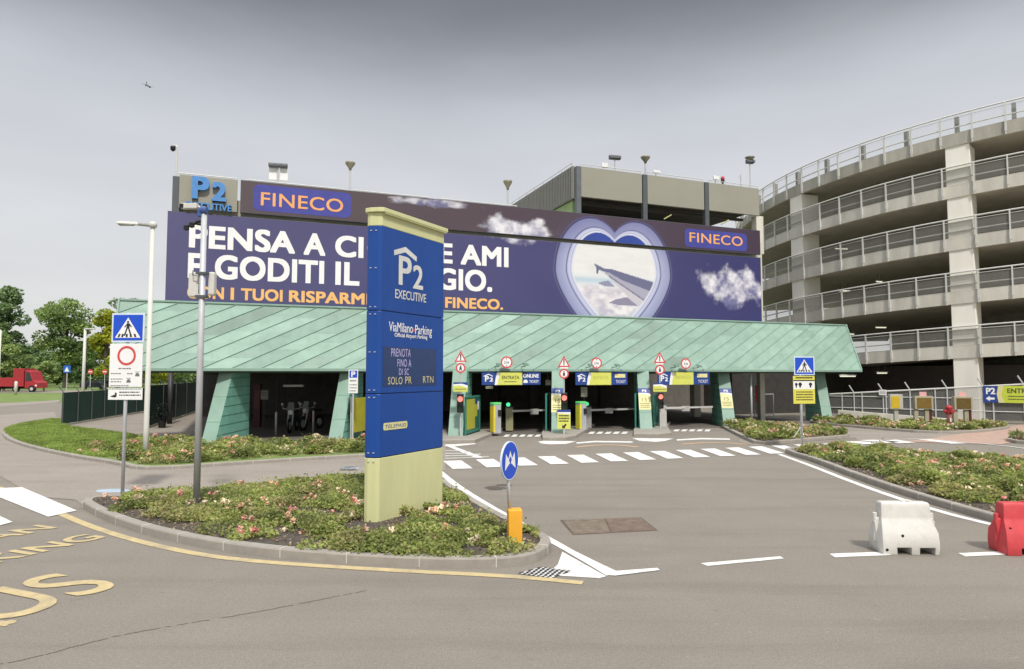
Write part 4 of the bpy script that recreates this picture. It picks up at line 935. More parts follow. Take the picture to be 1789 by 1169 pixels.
b.hexa([(*q, Z5 + .001) for q in p], [(*q, Z5 + .075) for q in p]); cap = b.build('cap', lime_t, tt, bevel=.008)
b = MB()
for i in range(40): x = .02 + i * TW / 40; b.box(x, x + .022, -.055, -.005, Z5 - .022, Z5 + .0005)
b.build('cap_ribs', lime_t, tt)
for z in (Z1 + .08, Z1 - .06, Z2 + .06, Z2 - .06, Z3 + .06, Z3 - .06, Z4 - .08, (Z3 + Z4) / 2, (Z2 + Z3) / 2):
    for x, y in ((-.05, .085), (-.08, .165)): b = MB(); b.box(x - .014, x + .02, y - .012, y + .012, z - .008, z + .008); b.build('bolt', steel, tt)
YF = -.004
def tl(px, py): return FT.loc(px, py)
b = MB(); pts = [tl(*q) for q in [(688, 437), (708.5, 431.5), (728, 449), (727.5, 457.5), (708, 441), (688.5, 446)]]; b.flat([(x, z) for x, z in pts][::-1], YF); 
x0, z0 = tl(696, 497); x1, z1 = tl(719, 450); b.text('P', x0, x1, z0, tl(706, 448)[1], YF, 0, .018)
x0, z0 = tl(721, 503); x1, z1 = tl(739, 466); b.text('2', x0, x1, tl(730, 505.5)[1], tl(730, 464)[1], YF, 0, .018)
b.text('EXECUTIVE', tl(690, 515)[0], tl(744, 520)[0], tl(717, 525)[1], tl(717, 509.5)[1], YF, 0, .012); b.build('emblem', mat('silver_print', (.62, .62, .60), .45), tt)
b = MB(); cz = lambda a, d: (tl(716, a)[1], tl(716, d)[1])
zt2, zb2 = cz(565.5, 583); b.text('ViaMilano', tl(679, 570)[0], tl(721, 575)[0], zb2 + .012, zt2, YF, 0, .006); b.text('Parking', tl(725, 575)[0], tl(754, 578)[0], zb2 - .05, zt2 - .012, YF, 0, .006)
b.text('Official Airport Parking', tl(689, 585)[0], tl(746, 590)[0], tl(716, 592.5)[1], tl(716, 583.5)[1], YF, 0, .014); b.build('lettering', white_s, tt)
b = MB(); c = tl(722.8, 577); b.disc(c[0], c[1], .028, YF, 0, 14); b.build('red_dot', red_s, tt)
x0, zA = tl(669, 607); x1, zB = tl(762, 672); zc1 = tl(716, 608)[1]; zc0 = tl(716, 674.5)[1]
b = MB(); b.rect(x0, x1, zc0, zc1, -.003); scr = b.build('display', mat('display_glass', (.010, .035, .13), .2, spec=.6), tt)
led = mat('led_violet', (.42, .38, .62), .5, emit=.15); led_y = mat('led_amber', (.50, .45, .24), .5, emit=.15)
def led_row(mb, t, px0, px1, py0, py1): mb.text(t, tl(px0, 620)[0], tl(px1, 620)[0], tl(716, py1)[1], tl(716, py0)[1], -.006, 0, 0.0, space=1.1)
for t_, a_, c_, d_, e_, m_ in (('PRENOTA', 683, 717, 610, 624, led), ('FINO A', 694, 718, 628, 641, led), ('DI SC', 697, 714, 644, 655, led), ('SOLO', 678, 703, 658.5, 671, led_y), ('PR', 708, 719, 658, 670, led_y), ('RTN', 739, 757, 657.5, 669.5, led_y)):
    b = MB(); led_row(b, t_, a_, c_, d_, e_); b.build('display_lettering', m_, scr)
x0, _ = tl(671, 740); x1, _ = tl(710, 740); zp0, zp1 = tl(690, 750)[1], tl(690, 737.5)[1]
b = MB(); r_ = .03; b.prism([(x0, zp0), (x1, zp0), (x1 + .02, zp0 + .03), (x1 + .02, zp1 - .02), (x1, zp1), (x0, zp1), (x0 - .02, zp1 - .03), (x0 - .02, zp0 + .02)], -.006, -.001); pl = b.build('name_plate', yel_p, tt)
b = MB(); b.text('TELEPASS', x0 + .02, x1 - .01, zp0 + .03, zp1 - .03, -.009, 0, .0, shear=.15); b.build('lettering', mat('plate_blue', (.10, .12, .30), .5), pl)

# ================================================================== SIGN FACES
def post(r, h, rad=.035, z0=0.0, m=None, y=.05, name='post'):
    b = MB(); b.tube([(0, y, z0), (0, y, h)], rad, 12); b.lathe([(rad + .004, h), (rad + .004, h + .012), (rad * .4, h + .02)], 12, (0, y)); return b.build(name, m or steel, r, True)
def crossing_face(r, x0, x1, z0, z1, y=0.0):
    b = MB(); b.box(x0, x1, y - .004, y + .012, z0, z1); pn = b.build('crossing_panel', mat('sign_rim', (.62, .70, .80), .4), r, bevel=.004)
    w = x1 - x0; h = z1 - z0; b = MB(); i = .05 * w; b.rect(x0 + i, x1 - i, z0 + i, z1 - i, y - .006); b.build('blue_field', blue_s, pn)
    X = lambda u: x0 + u * w; Z = lambda v: z0 + v * h
    b = MB(); b.flat([(X(.11), Z(.15)), (X(.89), Z(.15)), (X(.5), Z(.85))], y - .008)
    t = b.build('white_triangle', white_s, pn); b = MB(); q = y - .010
    b.disc(X(.5), Z(.695), .033 * w, q, 0, 14)
    b.flat([(X(.47), Z(.655)), (X(.56), Z(.64)), (X(.545), Z(.48)), (X(.455), Z(.48))][::-1], q)
    b.flat([(X(.455), Z(.485)), (X(.50), Z(.485)), (X(.42), Z(.22)), (X(.375), Z(.22))][::-1], q); b.flat([(X(.50), Z(.485)), (X(.545), Z(.485)), (X(.625), Z(.22)), (X(.575), Z(.22))][::-1], q)
    b.flat([(X(.47), Z(.645)), (X(.475), Z(.60)), (X(.41), Z(.50)), (X(.385), Z(.52))], q); b.flat([(X(.545), Z(.64)), (X(.625), Z(.53)), (X(.60), Z(.51)), (X(.54), Z(.58))][::-1], q)
    for u in (.22, .33, .47, .60, .74):
        k = (.5 - u) * .14; b.flat([(X(u - .03), Z(.17)), (X(u + .03), Z(.17)), (X(u + .03 + k), Z(.285)), (X(u - .03 + k), Z(.285))], q + .0008)
    b.build('pictogram', blackm, t); return pn
def lines(mb, x0, x1, z, n, dz, h, y, rg, mi=0, words=True):
    for i in range(n):
        x = x0
        while x < x1 - .02:
            w = rg.uniform(.02, .06); e = min(x + w, x1); mb.rect(x, e, z - i * dz - h, z - i * dz, y, mi); x = e + rg.uniform(.008, .014)
# left crossing sign with the restriction panels
loc = G(211, 868, .0); rot = R(-4); r = thing('crossing_sign', 'blue pedestrian crossing sign over white panels with red ring, at left', 'road sign', loc, rot); F1 = Fr(loc, rot)
l1 = lambda px, py: F1.loc(px, py)
post(r, l1(222, 548)[1], .035)
x0, z0 = l1(194.5, 598); x1, z1 = l1(253.5, 547); crossing_face(r, x0, x1, z0, z1)
x0, z0 = l1(190, 676); x1, z1 = l1(250, 600.5); b = MB(); b.box(x0, x1, -.004, .012, z0, z1); pn = b.build('restriction_panel', white_s, r, bevel=.004); w = x1 - x0
cx, cz = l1(221.5, 621.5); ro, ri = .20, .152; b = MB(); n = 40
b.add([(cx + ro * math.cos(2 * math.pi * i / n), -.007, cz + ro * math.sin(2 * math.pi * i / n)) for i in range(n)] + [(cx + ri * math.cos(2 * math.pi * i / n), -.007, cz + ri * math.sin(2 * math.pi * i / n)) for i in range(n)], [(i, (i + 1) % n, n + (i + 1) % n, n + i) for i in range(n)]); b.build('red_ring', red_s, pn)
rg = random.Random(2); b = MB(); zq = l1(220, 643)[1]; lines(b, x0 + w * .28, x0 + w * .68, zq, 1, .03, .022, -.007, rg); zq = l1(220, 652)[1]; lines(b, x0 + .04, x0 + w * .36, zq, 1, .03, .018, -.007, rg); lines(b, x0 + w * .55, x0 + w * .74, zq, 1, .03, .022, -.007, rg)
zq = l1(220, 661.5)[1]; lines(b, x0 + .04, x0 + w * .42, zq, 2, .055, .018, -.007, rg); zq = l1(220, 673)[1]; lines(b, x0 + .04, x0 + w * .62, zq, 1, .03, .016, -.007, rg)
for u, py in ((.86, 655), (.60, 666)):
    c = (x0 + w * u, l1(220, py)[1]); b.prism([(c[0] - .045, c[1] - .03), (c[0] + .045, c[1] - .03), (c[0] + .045, c[1] + .005), (c[0] + .02, c[1] + .04), (c[0] - .02, c[1] + .04), (c[0] - .045, c[1] + .005)], -.0065, -.0055); b.rect(c[0] - .05, c[0] + .05, c[1] + .055, c[1] + .065, -.007)
b.build('printed_text', mat('grey_print', (.16, .16, .16), .6), pn)
x0, z0 = l1(188.5, 698.5); x1, z1 = l1(249, 678); b = MB(); b.box(x0, x1, -.004, .012, z0, z1); pn = b.build('notice_panel', white_s, r, bevel=.004); w = x1 - x0; b = MB()
lines(b, x0 + .02, x1 - .02, z1 - .012, 1, .03, .014, -.007, rg); lines(b, x0 + .33 * w, x1 - .03, z1 - .075, 2, .06, .022, -.007, rg)
c = (x0 + .17 * w, (z0 + z1) / 2 - .03); b.flat([(c[0] - .08, c[1] - .02), (c[0] + .02, c[1] - .045), (c[0] + .06, c[1] - .03), (c[0] + .065, c[1] + .05), (c[0] + .02, c[1] + .06), (c[0] + .03, c[1] + .02), (c[0] - .02, c[1])], -.007); b.build('printed_text', blackm, pn)
# right crossing sign with the yellow notice
loc = G(1403, 783, .05); r = thing('crossing_sign', 'blue pedestrian crossing sign over a yellow notice, before the right column', 'road sign', loc, R(6)); F1 = Fr(loc, R(6)); post(r, l1(1405, 624)[1], .04)
x0, z0 = l1(1387.5, 655.5); x1, z1 = l1(1422.5, 623); crossing_face(r, x0, x1, z0, z1)
x0, z0 = l1(1386.5, 705.5); x1, z1 = l1(1423, 657); b = MB(); b.box(x0, x1, -.004, .012, z0, z1); pn = b.build('notice_panel', yel_s, r, bevel=.004); w = x1 - x0; b = MB()
b.rect(x0 + .01, x1 - .01, l1(1405, 666.5)[1], l1(1405, 664)[1], -.006, 1); b.rect(x0 + .01, x1 - .01, l1(1405, 680)[1], l1(1405, 666)[1], -.0062, 0); b.build('white_strip', [white_s, blackm], pn)
b = MB(); lines(b, x0 + .08, x1 - .08, l1(1405, 658.7)[1], 1, .05, .05, -.007, rg); lines(b, x0 + .09, x1 - .07, l1(1405, 684)[1], 4, .085, .035, -.007, rg)
for u, s_ in ((.14, .05), (.32, .065), (.80, .06)): c = (x0 + w * u, l1(1405, 671.5)[1]); b.disc(c[0], c[1], s_, -.007, 0, 9); b.rect(c[0] - s_ * .5, c[0] + s_ * .4, c[1] - .11, c[1], -.0072)
b.build('printed_text', blackm, pn)
b = MB(); b.tube([(-.02, .05, .75), (-.32, .0, .40)], .012, 6); b.build('brace', steel, r)
# oval looking keep-both-sides disc on a yellow bollard
loc = G(899, 946, .12); rot = R(64); r = thing('direction_sign', 'round blue sign with two white arrows on an amber bollard', 'road sign', (*loc, .11), rot); Y = loc[1]
mpp = Y / FPX; z_at = lambda py, Y_=Y: AT(890, py, Y_)[2] - .11
hb = z_at(889); b = MB(); b.prism([(-.095, 0), (.095, 0), (.10, hb), (-.10, hb)], -.10, .10); o = b.build('bollard', amber, r, bevel=.012); o.rotation_euler = (0, 0, -rot + R(8)); o.location = (0, 0, 0)
xd = AT(890, 805, Y)[0] - loc[0]; lx, ly = xd * math.cos(rot), -xd * math.sin(rot)
zt_ = z_at(771); zb3 = z_at(838.5); rd = (zt_ - zb3) / 2; cz = (zt_ + zb3) / 2
b = MB(); b.tube([(lx * .55, ly * .55 + .03, hb - .05), (lx, ly + .045, zt_ - .1)], .026, 12); b.build('post', steel, r, True)
fr_x = lx; b = MB(); b.disc(fr_x, cz, rd, ly - .012, 0, 48, .026); d_ = b.build('disc', mat('sign_rim', (.62, .70, .80), .4), r); b = MB(); b.disc(fr_x, cz, rd * .95, ly - .0135, 0, 48); b.build('blue_field', blue_s, d_)
b = MB()
for sgn in (-1, 1):      # arrow pointing down and outward, drawn as in the photograph with the heads up
    p = [(.10, .50), (.02, .42), (.52, .34), (.30, .18), (.62, -.34), (.30, -.10), (.18, .05), (.02, .20)]
    p = [(.0, .52), (.21, .12), (.36, .24), (.52, .40), (.62, -.46), (.10, -.14), (.04, -.17), (.17, .05), (.0, .24)]
    q = [(fr_x + sgn * u * rd, cz + v * rd) for u, v in p]; b.flat(q[::-1] if sgn > 0 else q, ly - .015)
b.build('arrows', white_s, d_)

# ================================================================== LAMP POST, CAMERA POST
loc = G(254, 800, .09); r = thing('street_lamp', 'slim pale street lamp with a flat head pointing left', 'street lamp', loc); Y = loc[1]; za = lambda py: AT(262, py, Y)[2]; xa = lambda px, py: AT(px, py, Y)[0] - loc[0]
xt = xa(270, 398); b = MB(); b.tube([(0, 0, 0), (0, 0, 1.0), (0, 0, za(396))], .085, 14, 0, .062); b.build('pole', off_w, r, True)
b = MB(); b.lathe([(.05, za(398)), (.11, za(397)), (.12, za(391)), (.07, za(388)), (.02, za(387))], 14); b.build('pole_cap', steel_l, r, True)
b = MB(); b.tube([(-.05, 0, za(394)), (-.45, 0, za(391.5))], .045, 8); b.build('arm', mat('arm_grey', (.30, .30, .28), .5, .2), r)
b = MB(); zc_ = za(390); b.hexa([(-1.02, -.12, zc_ - .03), (-.40, -.07, zc_ - .06), (-.40, .07, zc_ - .06), (-1.02, .12, zc_ - .03)], [(-1.0, -.09, zc_ + .05), (-.44, -.05, zc_ + .03), (-.44, .05, zc_ + .03), (-1.0, .09, zc_ + .05)]); b.build('lamp_head', off_w, r, bevel=.02)
b = MB(); b.box(-.98, -.58, -.08, .08, zc_ - .065, zc_ - .05); b.build('lens', mat('lens', (.35, .35, .28), .2), r)
loc = G(343, 881, .11); r = thing('camera_post', 'grey steel post with cameras and white boxes in the front island', 'post', (*loc, .10)); Y = loc[1]; F1 = Fr(loc, 0); q1 = lambda px, py: (F1.loc(px, py)[0], F1.loc(px, py)[1] - .10)
b = MB(); zt_ = q1(357, 362)[1]; b.tube([(0, 0, 0), (0, 0, zt_)], .062, 14, 0, .052); b.build('pole', steel, r, True)
dx = lambda px, py: F1.loc(px, py)[0] - F1.loc(*(343 + (881 - py) * 15 / 519, py))[0]
b = MB(); zc_ = q1(355, 368)[1]; b.tube([(-.06, -.02, zc_), (.06, -.02, zc_)], .07, 12); b.box(-.11, -.03, -.06, .03, zc_ - .12, zc_ + .02); b.build('clamp', mat('clamp_blue', (.05, .10, .28), .5), r, bevel=.01)
b = MB(); b.box(-.42, -.12, -.07, .05, zc_ + .03, zc_ + .13); b.tube([(-.12, 0, zc_ + .08), (0, 0, zc_ + .02)], .02, 6); b.build('camera', white_p, r, bevel=.02); b = MB(); b.box(-.44, -.36, -.075, -.02, zc_ + .035, zc_ + .12); b.build('camera_lens', black, r, bevel=.01)
zc_ = q1(355, 395)[1]
for x, k in ((-.20, .0), (-.10, .05)):
    b = MB(); b.tube([(x - .10, -.06, zc_ - .05 + k), (x - .04, -.02, zc_ + .03 + k), (x + .05, 0, zc_ + .05 + k), (0, 0, zc_ + .02)], .028, 8); b.lathe([(.01, zc_ - .10 + k), (.05, zc_ - .08 + k), (.05, zc_ - .01 + k), (.02, zc_ + .01 + k)], 10, (x - .10, -.06)); b.build('horn_camera', black, r)
z1, z0 = q1(345, 474)[1], q1(345, 518)[1]
b = MB(); b.box(-.30, -.03, .06, .20, z0, z1); b.build('box', white_p, r, bevel=.025); b = MB(); b.box(.07, .19, .06, .20, z0 + .03, z1); b.build('box', white_p, r, bevel=.03)
b = MB(); b.tube([(-.20, .04, z1 + .02), (-.18, -.02, z1 - .07), (-.05, -.02, z1 - .10), (-.04, -.05, z0 + .05)], .010, 5); b.box(-.10, .10, -.075, .06, z0 - .03, z0 + .02); b.box(-.10, .10, -.075, .06, z1 - .06, z1 - .02); b.build('bracket', steel_d, r)

# ================================================================== PLASTIC ROAD BARRIERS
def barrier(label, px, py, m, holes):
    loc = G(px, py - 2); r = thing('road_barrier', label, 'road barrier', (loc[0], loc[1] + .20), R(-3), 'plastic road barriers'); H_ = .725; Wd = 1.0
    lv = [(0, .42, .205), (.10, .43, .21), (.155, .432, .21), (.30, .425, .195), (.455, .385, .10), (.50, .38, .092), (.635, .375, .088), (.685, .365, .075), (.695, .35, .06)]
    xs = [-1, -.62, -.50, -.12, 0.0, .18, .30, .72, .84, 1]
    def pt(l, u, f): z, w, d = lv[l]; return (u * w * .89, -d if f else d, z)
    b = MB(); idx = {}
    def vid(l, i, f):
        k = (l, i, f)
        if k not in idx: idx[k] = len(b.v); b.v.append(pt(l, xs[i], f))
        return idx[k]
    def q(*v): b.f.append(tuple(v)); b.m.append(0)
    gaps = {2, 6} ; n = len(xs) - 1; gaps = {3, 7}
    for l in range(len(lv) - 1):
        for i in range(n):
            hole = l == 0 and i in (2, 3, 6, 7) and True
            if hole and i in (2, 3, 6, 7): continue
            q(vid(l, i, 1), vid(l, i + 1, 1), vid(l + 1, i + 1, 1), vid(l + 1, i, 1)); q(vid(l, i + 1, 0), vid(l, i, 0), vid(l + 1, i, 0), vid(l + 1, i + 1, 0))
        q(vid(l, 0, 0), vid(l, 0, 1), vid(l + 1, 0, 1), vid(l + 1, 0, 0)); q(vid(l, n, 1), vid(l, n, 0), vid(l + 1, n, 0), vid(l + 1, n, 1))
    for i in range(n):
        t = len(lv) - 1; q(vid(t, i, 1), vid(t, i + 1, 1), vid(t, i + 1, 0), vid(t, i, 0))
        l = 1 if i in (2, 3, 6, 7) else 0; q(vid(l, i, 0), vid(l, i + 1, 0), vid(l, i + 1, 1), vid(l, i, 1))
    for i, lft in ((2, 1), (4, 0), (6, 1), (8, 0)):
        if lft: q(vid(0, i, 1), vid(0, i, 0), vid(1, i, 0), vid(1, i, 1))
        else: q(vid(0, i, 0), vid(0, i, 1), vid(1, i, 1), vid(1, i, 0))
    b.build('body', m, r, True, bevel=.018, seg=3)
    for s_ in (-1, 1):      # hinged coupling flanges at both ends
        e = MB(); e.prism([(s_ * .32, .14), (s_ * .39, .18), (s_ * .415, .42), (s_ * .39, .47), (s_ * .33, .48)][::s_], -.045, .045); e.tube([(s_ * .385, 0, .14), (s_ * .385, 0, .54)], .032, 10); e.build('coupling', m, r, bevel=.01)
    e = MB(); e.box(-.02, .13, -.035, .035, .692, .712); e.tube([(.05, 0, .705), (.05, 0, .722)], .045, 14); e.build('filler_cap', m, r, bevel=.008)
    for x, z, ra in holes:
        f = next(i for i in range(len(lv) - 1) if lv[i][0] <= z <= lv[i + 1][0]); k = (z - lv[f][0]) / (lv[f + 1][0] - lv[f][0]); y = -(lv[f][2] + (lv[f + 1][2] - lv[f][2]) * k)
        e = MB(); e.tube([(x, y - .004, z), (x, y + .05, z)], ra, 12); e.build('drain_plug', black, r)
    return r
barrier('white plastic water barrier standing on a white road dash', 1594, 972, white_p, [(-.11, .26, .020), (-.33, .07, .020)])
barrier('red plastic water barrier cut off by the right edge', 1812, 974, red_p, [(-.30, .36, .018)])
# ================================================================== ENTRY LANES
def onp(px, d0): return on_line(px, d0)
def gate_post(px, d0, label, plate, extra=None, zb=.12, pts=None):
    loc = onp(px, d0); Y = loc[1]; r = thing('signal_post', label, 'signal post', (*loc, zb), 0, 'signal posts of the entry lanes'); z = lambda py: AT(px, py, Y)[2] - zb; k = Y / FPX
    tri, rnd, pl_, tl_ = pts; b = MB(); b.tube([(0, .04, 0), (0, .04, z(tri) + .25)], .028, 8); b.build('pole', steel, r)
    zc_ = z(tri); s_ = 11 * k; b = MB(); P = [(-s_, zc_ - s_ * .85), (s_, zc_ - s_ * .85), (0, zc_ + s_ * .95)]; b.prism(P, -.012, .0); t = b.build('warning_triangle', red_s, r, bevel=.003)
    c0 = zc_ - s_ * .25; P2 = [(x * .66, c0 + (zz - c0) * .66) for x, zz in P]; b = MB(); b.flat(P2, -.014); b.build('white_field', white_s, t); b = MB(); b.rect(-.022, .022, c0 - .02, c0 + .16, -.016); b.disc(0, c0 - .06, .026, -.016, 0, 10); b.build('pictogram', blackm, t)
    zc_ = z(rnd); s_ = 8.6 * k; b = MB(); b.disc(0, zc_, s_, -.012, 0, 28, .012); t = b.build('prohibition_disc', red_s, r); b = MB(); b.disc(0, zc_, s_ * .70, -.014, 0, 28); b.build('white_field', white_s, t)
    b = MB(); b.disc(0, zc_ + .075, .028, -.016, 0, 10); b.flat([(-.05, zc_ - .10), (-.01, zc_ - .10), (0, zc_ - .02), (.015, zc_ - .10), (.05, zc_ - .10), (.035, zc_ + .04), (-.035, zc_ + .04)], -.016); b.build('pictogram', blackm, t)
    b = MB(); b.box(-.16, .16, -.01, .0, zc_ + s_ * 1.05, zc_ + s_ * 1.32); b.build('small_plate', white_s, r)
    if plate:
        x0, x1, p0, p1 = plate; x0 = (x0 - px) * k; x1 = (x1 - px) * k; za, zb2 = z(p1), z(p0); h = zb2 - za; b = MB(); b.box(x0, x1, -.014, 0, za, zb2); t = b.build('lane_plate', yel_b, r, bevel=.004)
        b = MB(); w = x1 - x0; b.flat([(x0, zb2), (x0, zb2 - h * .38), (x0 + w * .5, zb2 - h * .34), (x1, zb2 - h * .62), (x1, zb2)], -.016, 1); b.flat([(x0, zb2), (x0, zb2 - h * .20), (x0 + w * .6, zb2 - h * .14), (x1, zb2 - h * .32), (x1, zb2)], -.018, 0); b.build('blue_wave', [blue_d, white_s], t)
        b = MB(); lines(b, x0 + .05, x1 - .05, za + h * .33, 1, .1, .04, -.017, random.Random(int(px))); b.build('printed_text', mat('olive_print', (.20, .20, .06), .6), t)
    if tl_:
        zc_ = z(tl_); b = MB(); b.box(-.125, .125, -.12, .02, zc_ - .52, zc_ + .20); hs = b.build('signal_head', black, r, bevel=.03)
        for kk, (dz, m) in enumerate([(.0, mat('red_lamp', (.95, .20, .15), .4, emit=1.1)), (-.32, mat('dark_lens', (.02, .05, .03), .25))]):
            b = MB(); b.disc(0, zc_ + dz, .105, -.124, 0, 20); b.build('signal_lamp', m, hs)
        b = MB(); n = 12
        for dz in (.0, -.32):
            for i in range(n):
                a0, a1_ = math.pi * i / n, math.pi * (i + 1) / n; b.poly([(.118 * math.cos(a0), -.12, zc_ + dz + .118 * math.sin(a0)), (.118 * math.cos(a1_), -.12, zc_ + dz + .118 * math.sin(a1_)), (.118 * math.cos(a1_), -.26, zc_ + dz + .118 * math.sin(a1_)), (.118 * math.cos(a0), -.26, zc_ + dz + .118 * math.sin(a0))])
        b.build('visor', black, hs)
    return r
gate_post(804.5, 26.2, 'signal post with red lamp at the first gate column beside the totem', (792, 817, 668, 684.5), pts=(623, 643, 0, 697))
gate_post(985.5, 26.1, 'signal post with red lamp at the middle gate column', None, pts=(632, 653, 0, 695))
gate_post(1153.5, 26.6, 'signal post with red lamp and yellow plate right of the third gate column', (1141.5, 1165, 669, 684.5), pts=(625, 646, 0, 693))
# posters on the columns
def poster(key, w, zt_, h, label, txt='15'):
    B = COLS[key]; lean = {'g2': 1.25, 'g3': 1.15, 'c5': 1.18}[key]; ang = math.atan2(lean, 2.63); o = thing('lane_poster', label, 'poster', (B.x, B.y, 0), -R(4.57), 'yellow posters on the gate columns')
    def fn(X, Z): return (X, Z * lean / 2.63 - .016, Z)
    b = MB(); z1 = zt_; z0 = zt_ - h; q = lambda X, Z, e=0.0: (X, Z * lean / 2.63 - .012 - e, Z)
    b.hexa([q(-w, z0), q(w, z0), q(w, z0, -.010), q(-w, z0, -.010)], [q(-w, z1), q(w, z1), q(w, z1, -.010), q(-w, z1, -.010)]); b.build('board', yel_p, o)
    b = MB(); b.poly([q(-w, z1, .003), q(-w, z1 - h * .26, .003), q(0, z1 - h * .27, .003), q(w, z1 - h * .36, .003), q(w, z1, .003)], 1); b.poly([q(-w, z1, .006), q(-w, z1 - h * .22, .006), q(w * .3, z1 - h * .22, .006), q(w, z1 - h * .27, .006), q(w, z1, .006)], 0); b.build('blue_header', [blue_d, white_s], o)
    b = MB(); b.text('P2', -w * .35, w * .4, z1 - h * .18, z1 - h * .07, 0, 0, .03, fn=lambda X, Z, dz: q(X, Z, .009 + dz)); b.build('lettering', white_s, o)
    b = MB(); b.text(txt, -w * .4, w * .4, z1 - h * .62, z1 - h * .45, 0, 0, .0, fn=lambda X, Z, dz: q(X, Z, .006 + dz))
    for i in range(3): b.poly([q(-w * .8, z0 + h * (.10 + .09 * i), .006), q(w * .8, z0 + h * (.10 + .09 * i), .006), q(w * .8, z0 + h * (.13 + .09 * i), .006), q(-w * .8, z0 + h * (.13 + .09 * i), .006)])
    b.build('printed_text', MATS['olive_print'], o)
poster('g2', .26, 1.90, .98, 'yellow 15 poster with blue head on the middle gate column')
poster('g3', .26, 1.86, .93, 'yellow 15 poster with blue head on the third gate column')
poster('c5', .27, 1.80, .92, 'yellow 15 poster with blue head on the column beside the wedge flower bed')
# hanging entrance banners
def banner(px0, px1, py0, py1, label, words, d0=27.6, blank=False):
    F1 = Fr((0, d0), TH); xm, zm = F1.loc((px0 + px1) / 2, (py0 + py1) / 2); a = F1.loc(px0, py0); c = F1.loc(px1, py1); x, y, _ = F1.W(xm, 0, 0); r = thing('entrance_banner', label, 'banner', (x, y, zm), TH, 'entrance banners under the canopy eave')
    w = c[0] - a[0]; z1 = (F1.loc(px0, py0)[1] + F1.loc(px1, py0)[1]) / 2 - zm; z0 = -z1; h = z1 - z0; X = lambda u: -w / 2 + w * u; Z = lambda v: z0 + h * v
    b = MB(); b.box(X(0), X(1), -.02, .03, z0, z1); p = b.build('board', blue_d, r, bevel=.005)
    b = MB(); b.flat([(X(.24), Z(0)), (X(.68), Z(0)), (X(.68), Z(1)), (X(.30), Z(1)), (X(.26), Z(.6))], -.023, 1); b.flat([(X(.21), Z(0)), (X(.26), Z(0)), (X(.275), Z(.5)), (X(.31), Z(1)), (X(.25), Z(1)), (X(.225), Z(.5))], -.024, 0); b.build('yellow_field', [white_s, yel_b], p)
    b = MB(); b.text('P', X(.05), X(.115), Z(.28), Z(.72), -.024, 0, .03); b.text('2', X(.125), X(.185), Z(.28), Z(.60), -.024, 0, .03)
    b.flat([(X(.03), Z(.74)), (X(.11), Z(.90)), (X(.18), Z(.74)), (X(.18), Z(.66)), (X(.11), Z(.82)), (X(.03), Z(.66))][::-1], -.024)
    if words: b.text('ONLINE', X(.695), X(.965), Z(.58), Z(.88), -.024, 0, .03); b.text('TICKET', X(.80), X(.965), Z(.16), Z(.38), -.024, 0, .01); b.prism([(X(.70), Z(.16)), (X(.775), Z(.16)), (X(.775), Z(.30)), (X(.755), Z(.42)), (X(.72), Z(.42)), (X(.70), Z(.30))], -.0245, -.0235)
    else: b.text('TICKET', X(.77), X(.965), Z(.14), Z(.38), -.024, 0, .0)
    b.build('lettering', white_s, p); b = MB(); 
    if words: b.text('ENTRATA', X(.335), X(.63), Z(.46), Z(.74), -.025, 0, .02); lines(b, X(.37), X(.58), Z(.30), 1, .1, .04, -.025, random.Random(3))
    else: b.text('ENTRATA', X(.335), X(.63), Z(.46), Z(.72), -.025, 0, .0)
    b.build('printed_text', mat('banner_print', (.22, .23, .07) if not words else (.10, .10, .05), .6) if words else mat('banner_print_faded', (.42, .43, .11), .6), p)
    if not words: b = MB(); b.rect(X(.75), X(.955), Z(.58), Z(.88), -.024); b.build('yellow_strip', mat('pale_yellow', (.72, .66, .30), .5), p)
    b = MB()
    for u in (.12, .88): b.tube([(X(u), .0, z1), (X(u), .0, z1 + .16)], .015, 5)
    b.build('hangers', steel_d, r); return r
banner(842.5, 945, 651, 672.5, 'blue and yellow ENTRATA banner with white ONLINE TICKET lettering', True)
banner(1006, 1096.5, 651, 672.5, 'blue and yellow entrance banner over the middle lane', False)
banner(1150, 1240, 650.5, 672, 'blue and yellow entrance banner over the right lane', False)
# height limit discs and small floodlights on the eave
def hdisc(px, py, label, txt):
    F1 = Fr((0, 27.45), TH); s_, z = F1.loc(px, py); x, y, _ = F1.W(s_, 0, 0); r = thing('height_limit_sign', label, 'road sign', (x, y, z), TH * .5, 'round height limit signs on the canopy eave')
    b = MB(); b.disc(0, 0, .245, -.012, 0, 32, .014); t = b.build('disc', red_s, r); b = MB(); b.disc(0, 0, .185, -.014, 0, 32); b.build('white_field', white_s, t)
    b = MB(); b.text(txt, -.10, .10, -.055, .055, -.016, 0, .02); b.flat([(-.03, .165), (.03, .165), (0, .105)][::-1], -.016); b.flat([(-.03, -.165), (.03, -.165), (0, -.105)], -.016); b.build('lettering', blackm, t)
    b = MB(); b.tube([(0, .01, -.22), (0, .15, -.30)], .02, 6); b.build('bracket', steel, r); return r
hdisc(885, 633, 'red ringed 2.1m disc over the ENTRATA banner of the left lane', '2.1m'); hdisc(1042, 634.5, 'red ringed height disc over the middle lane banner', '2.1m'); hdisc(1198, 635.5, 'red ringed height disc over the right lane banner', '2.1m')
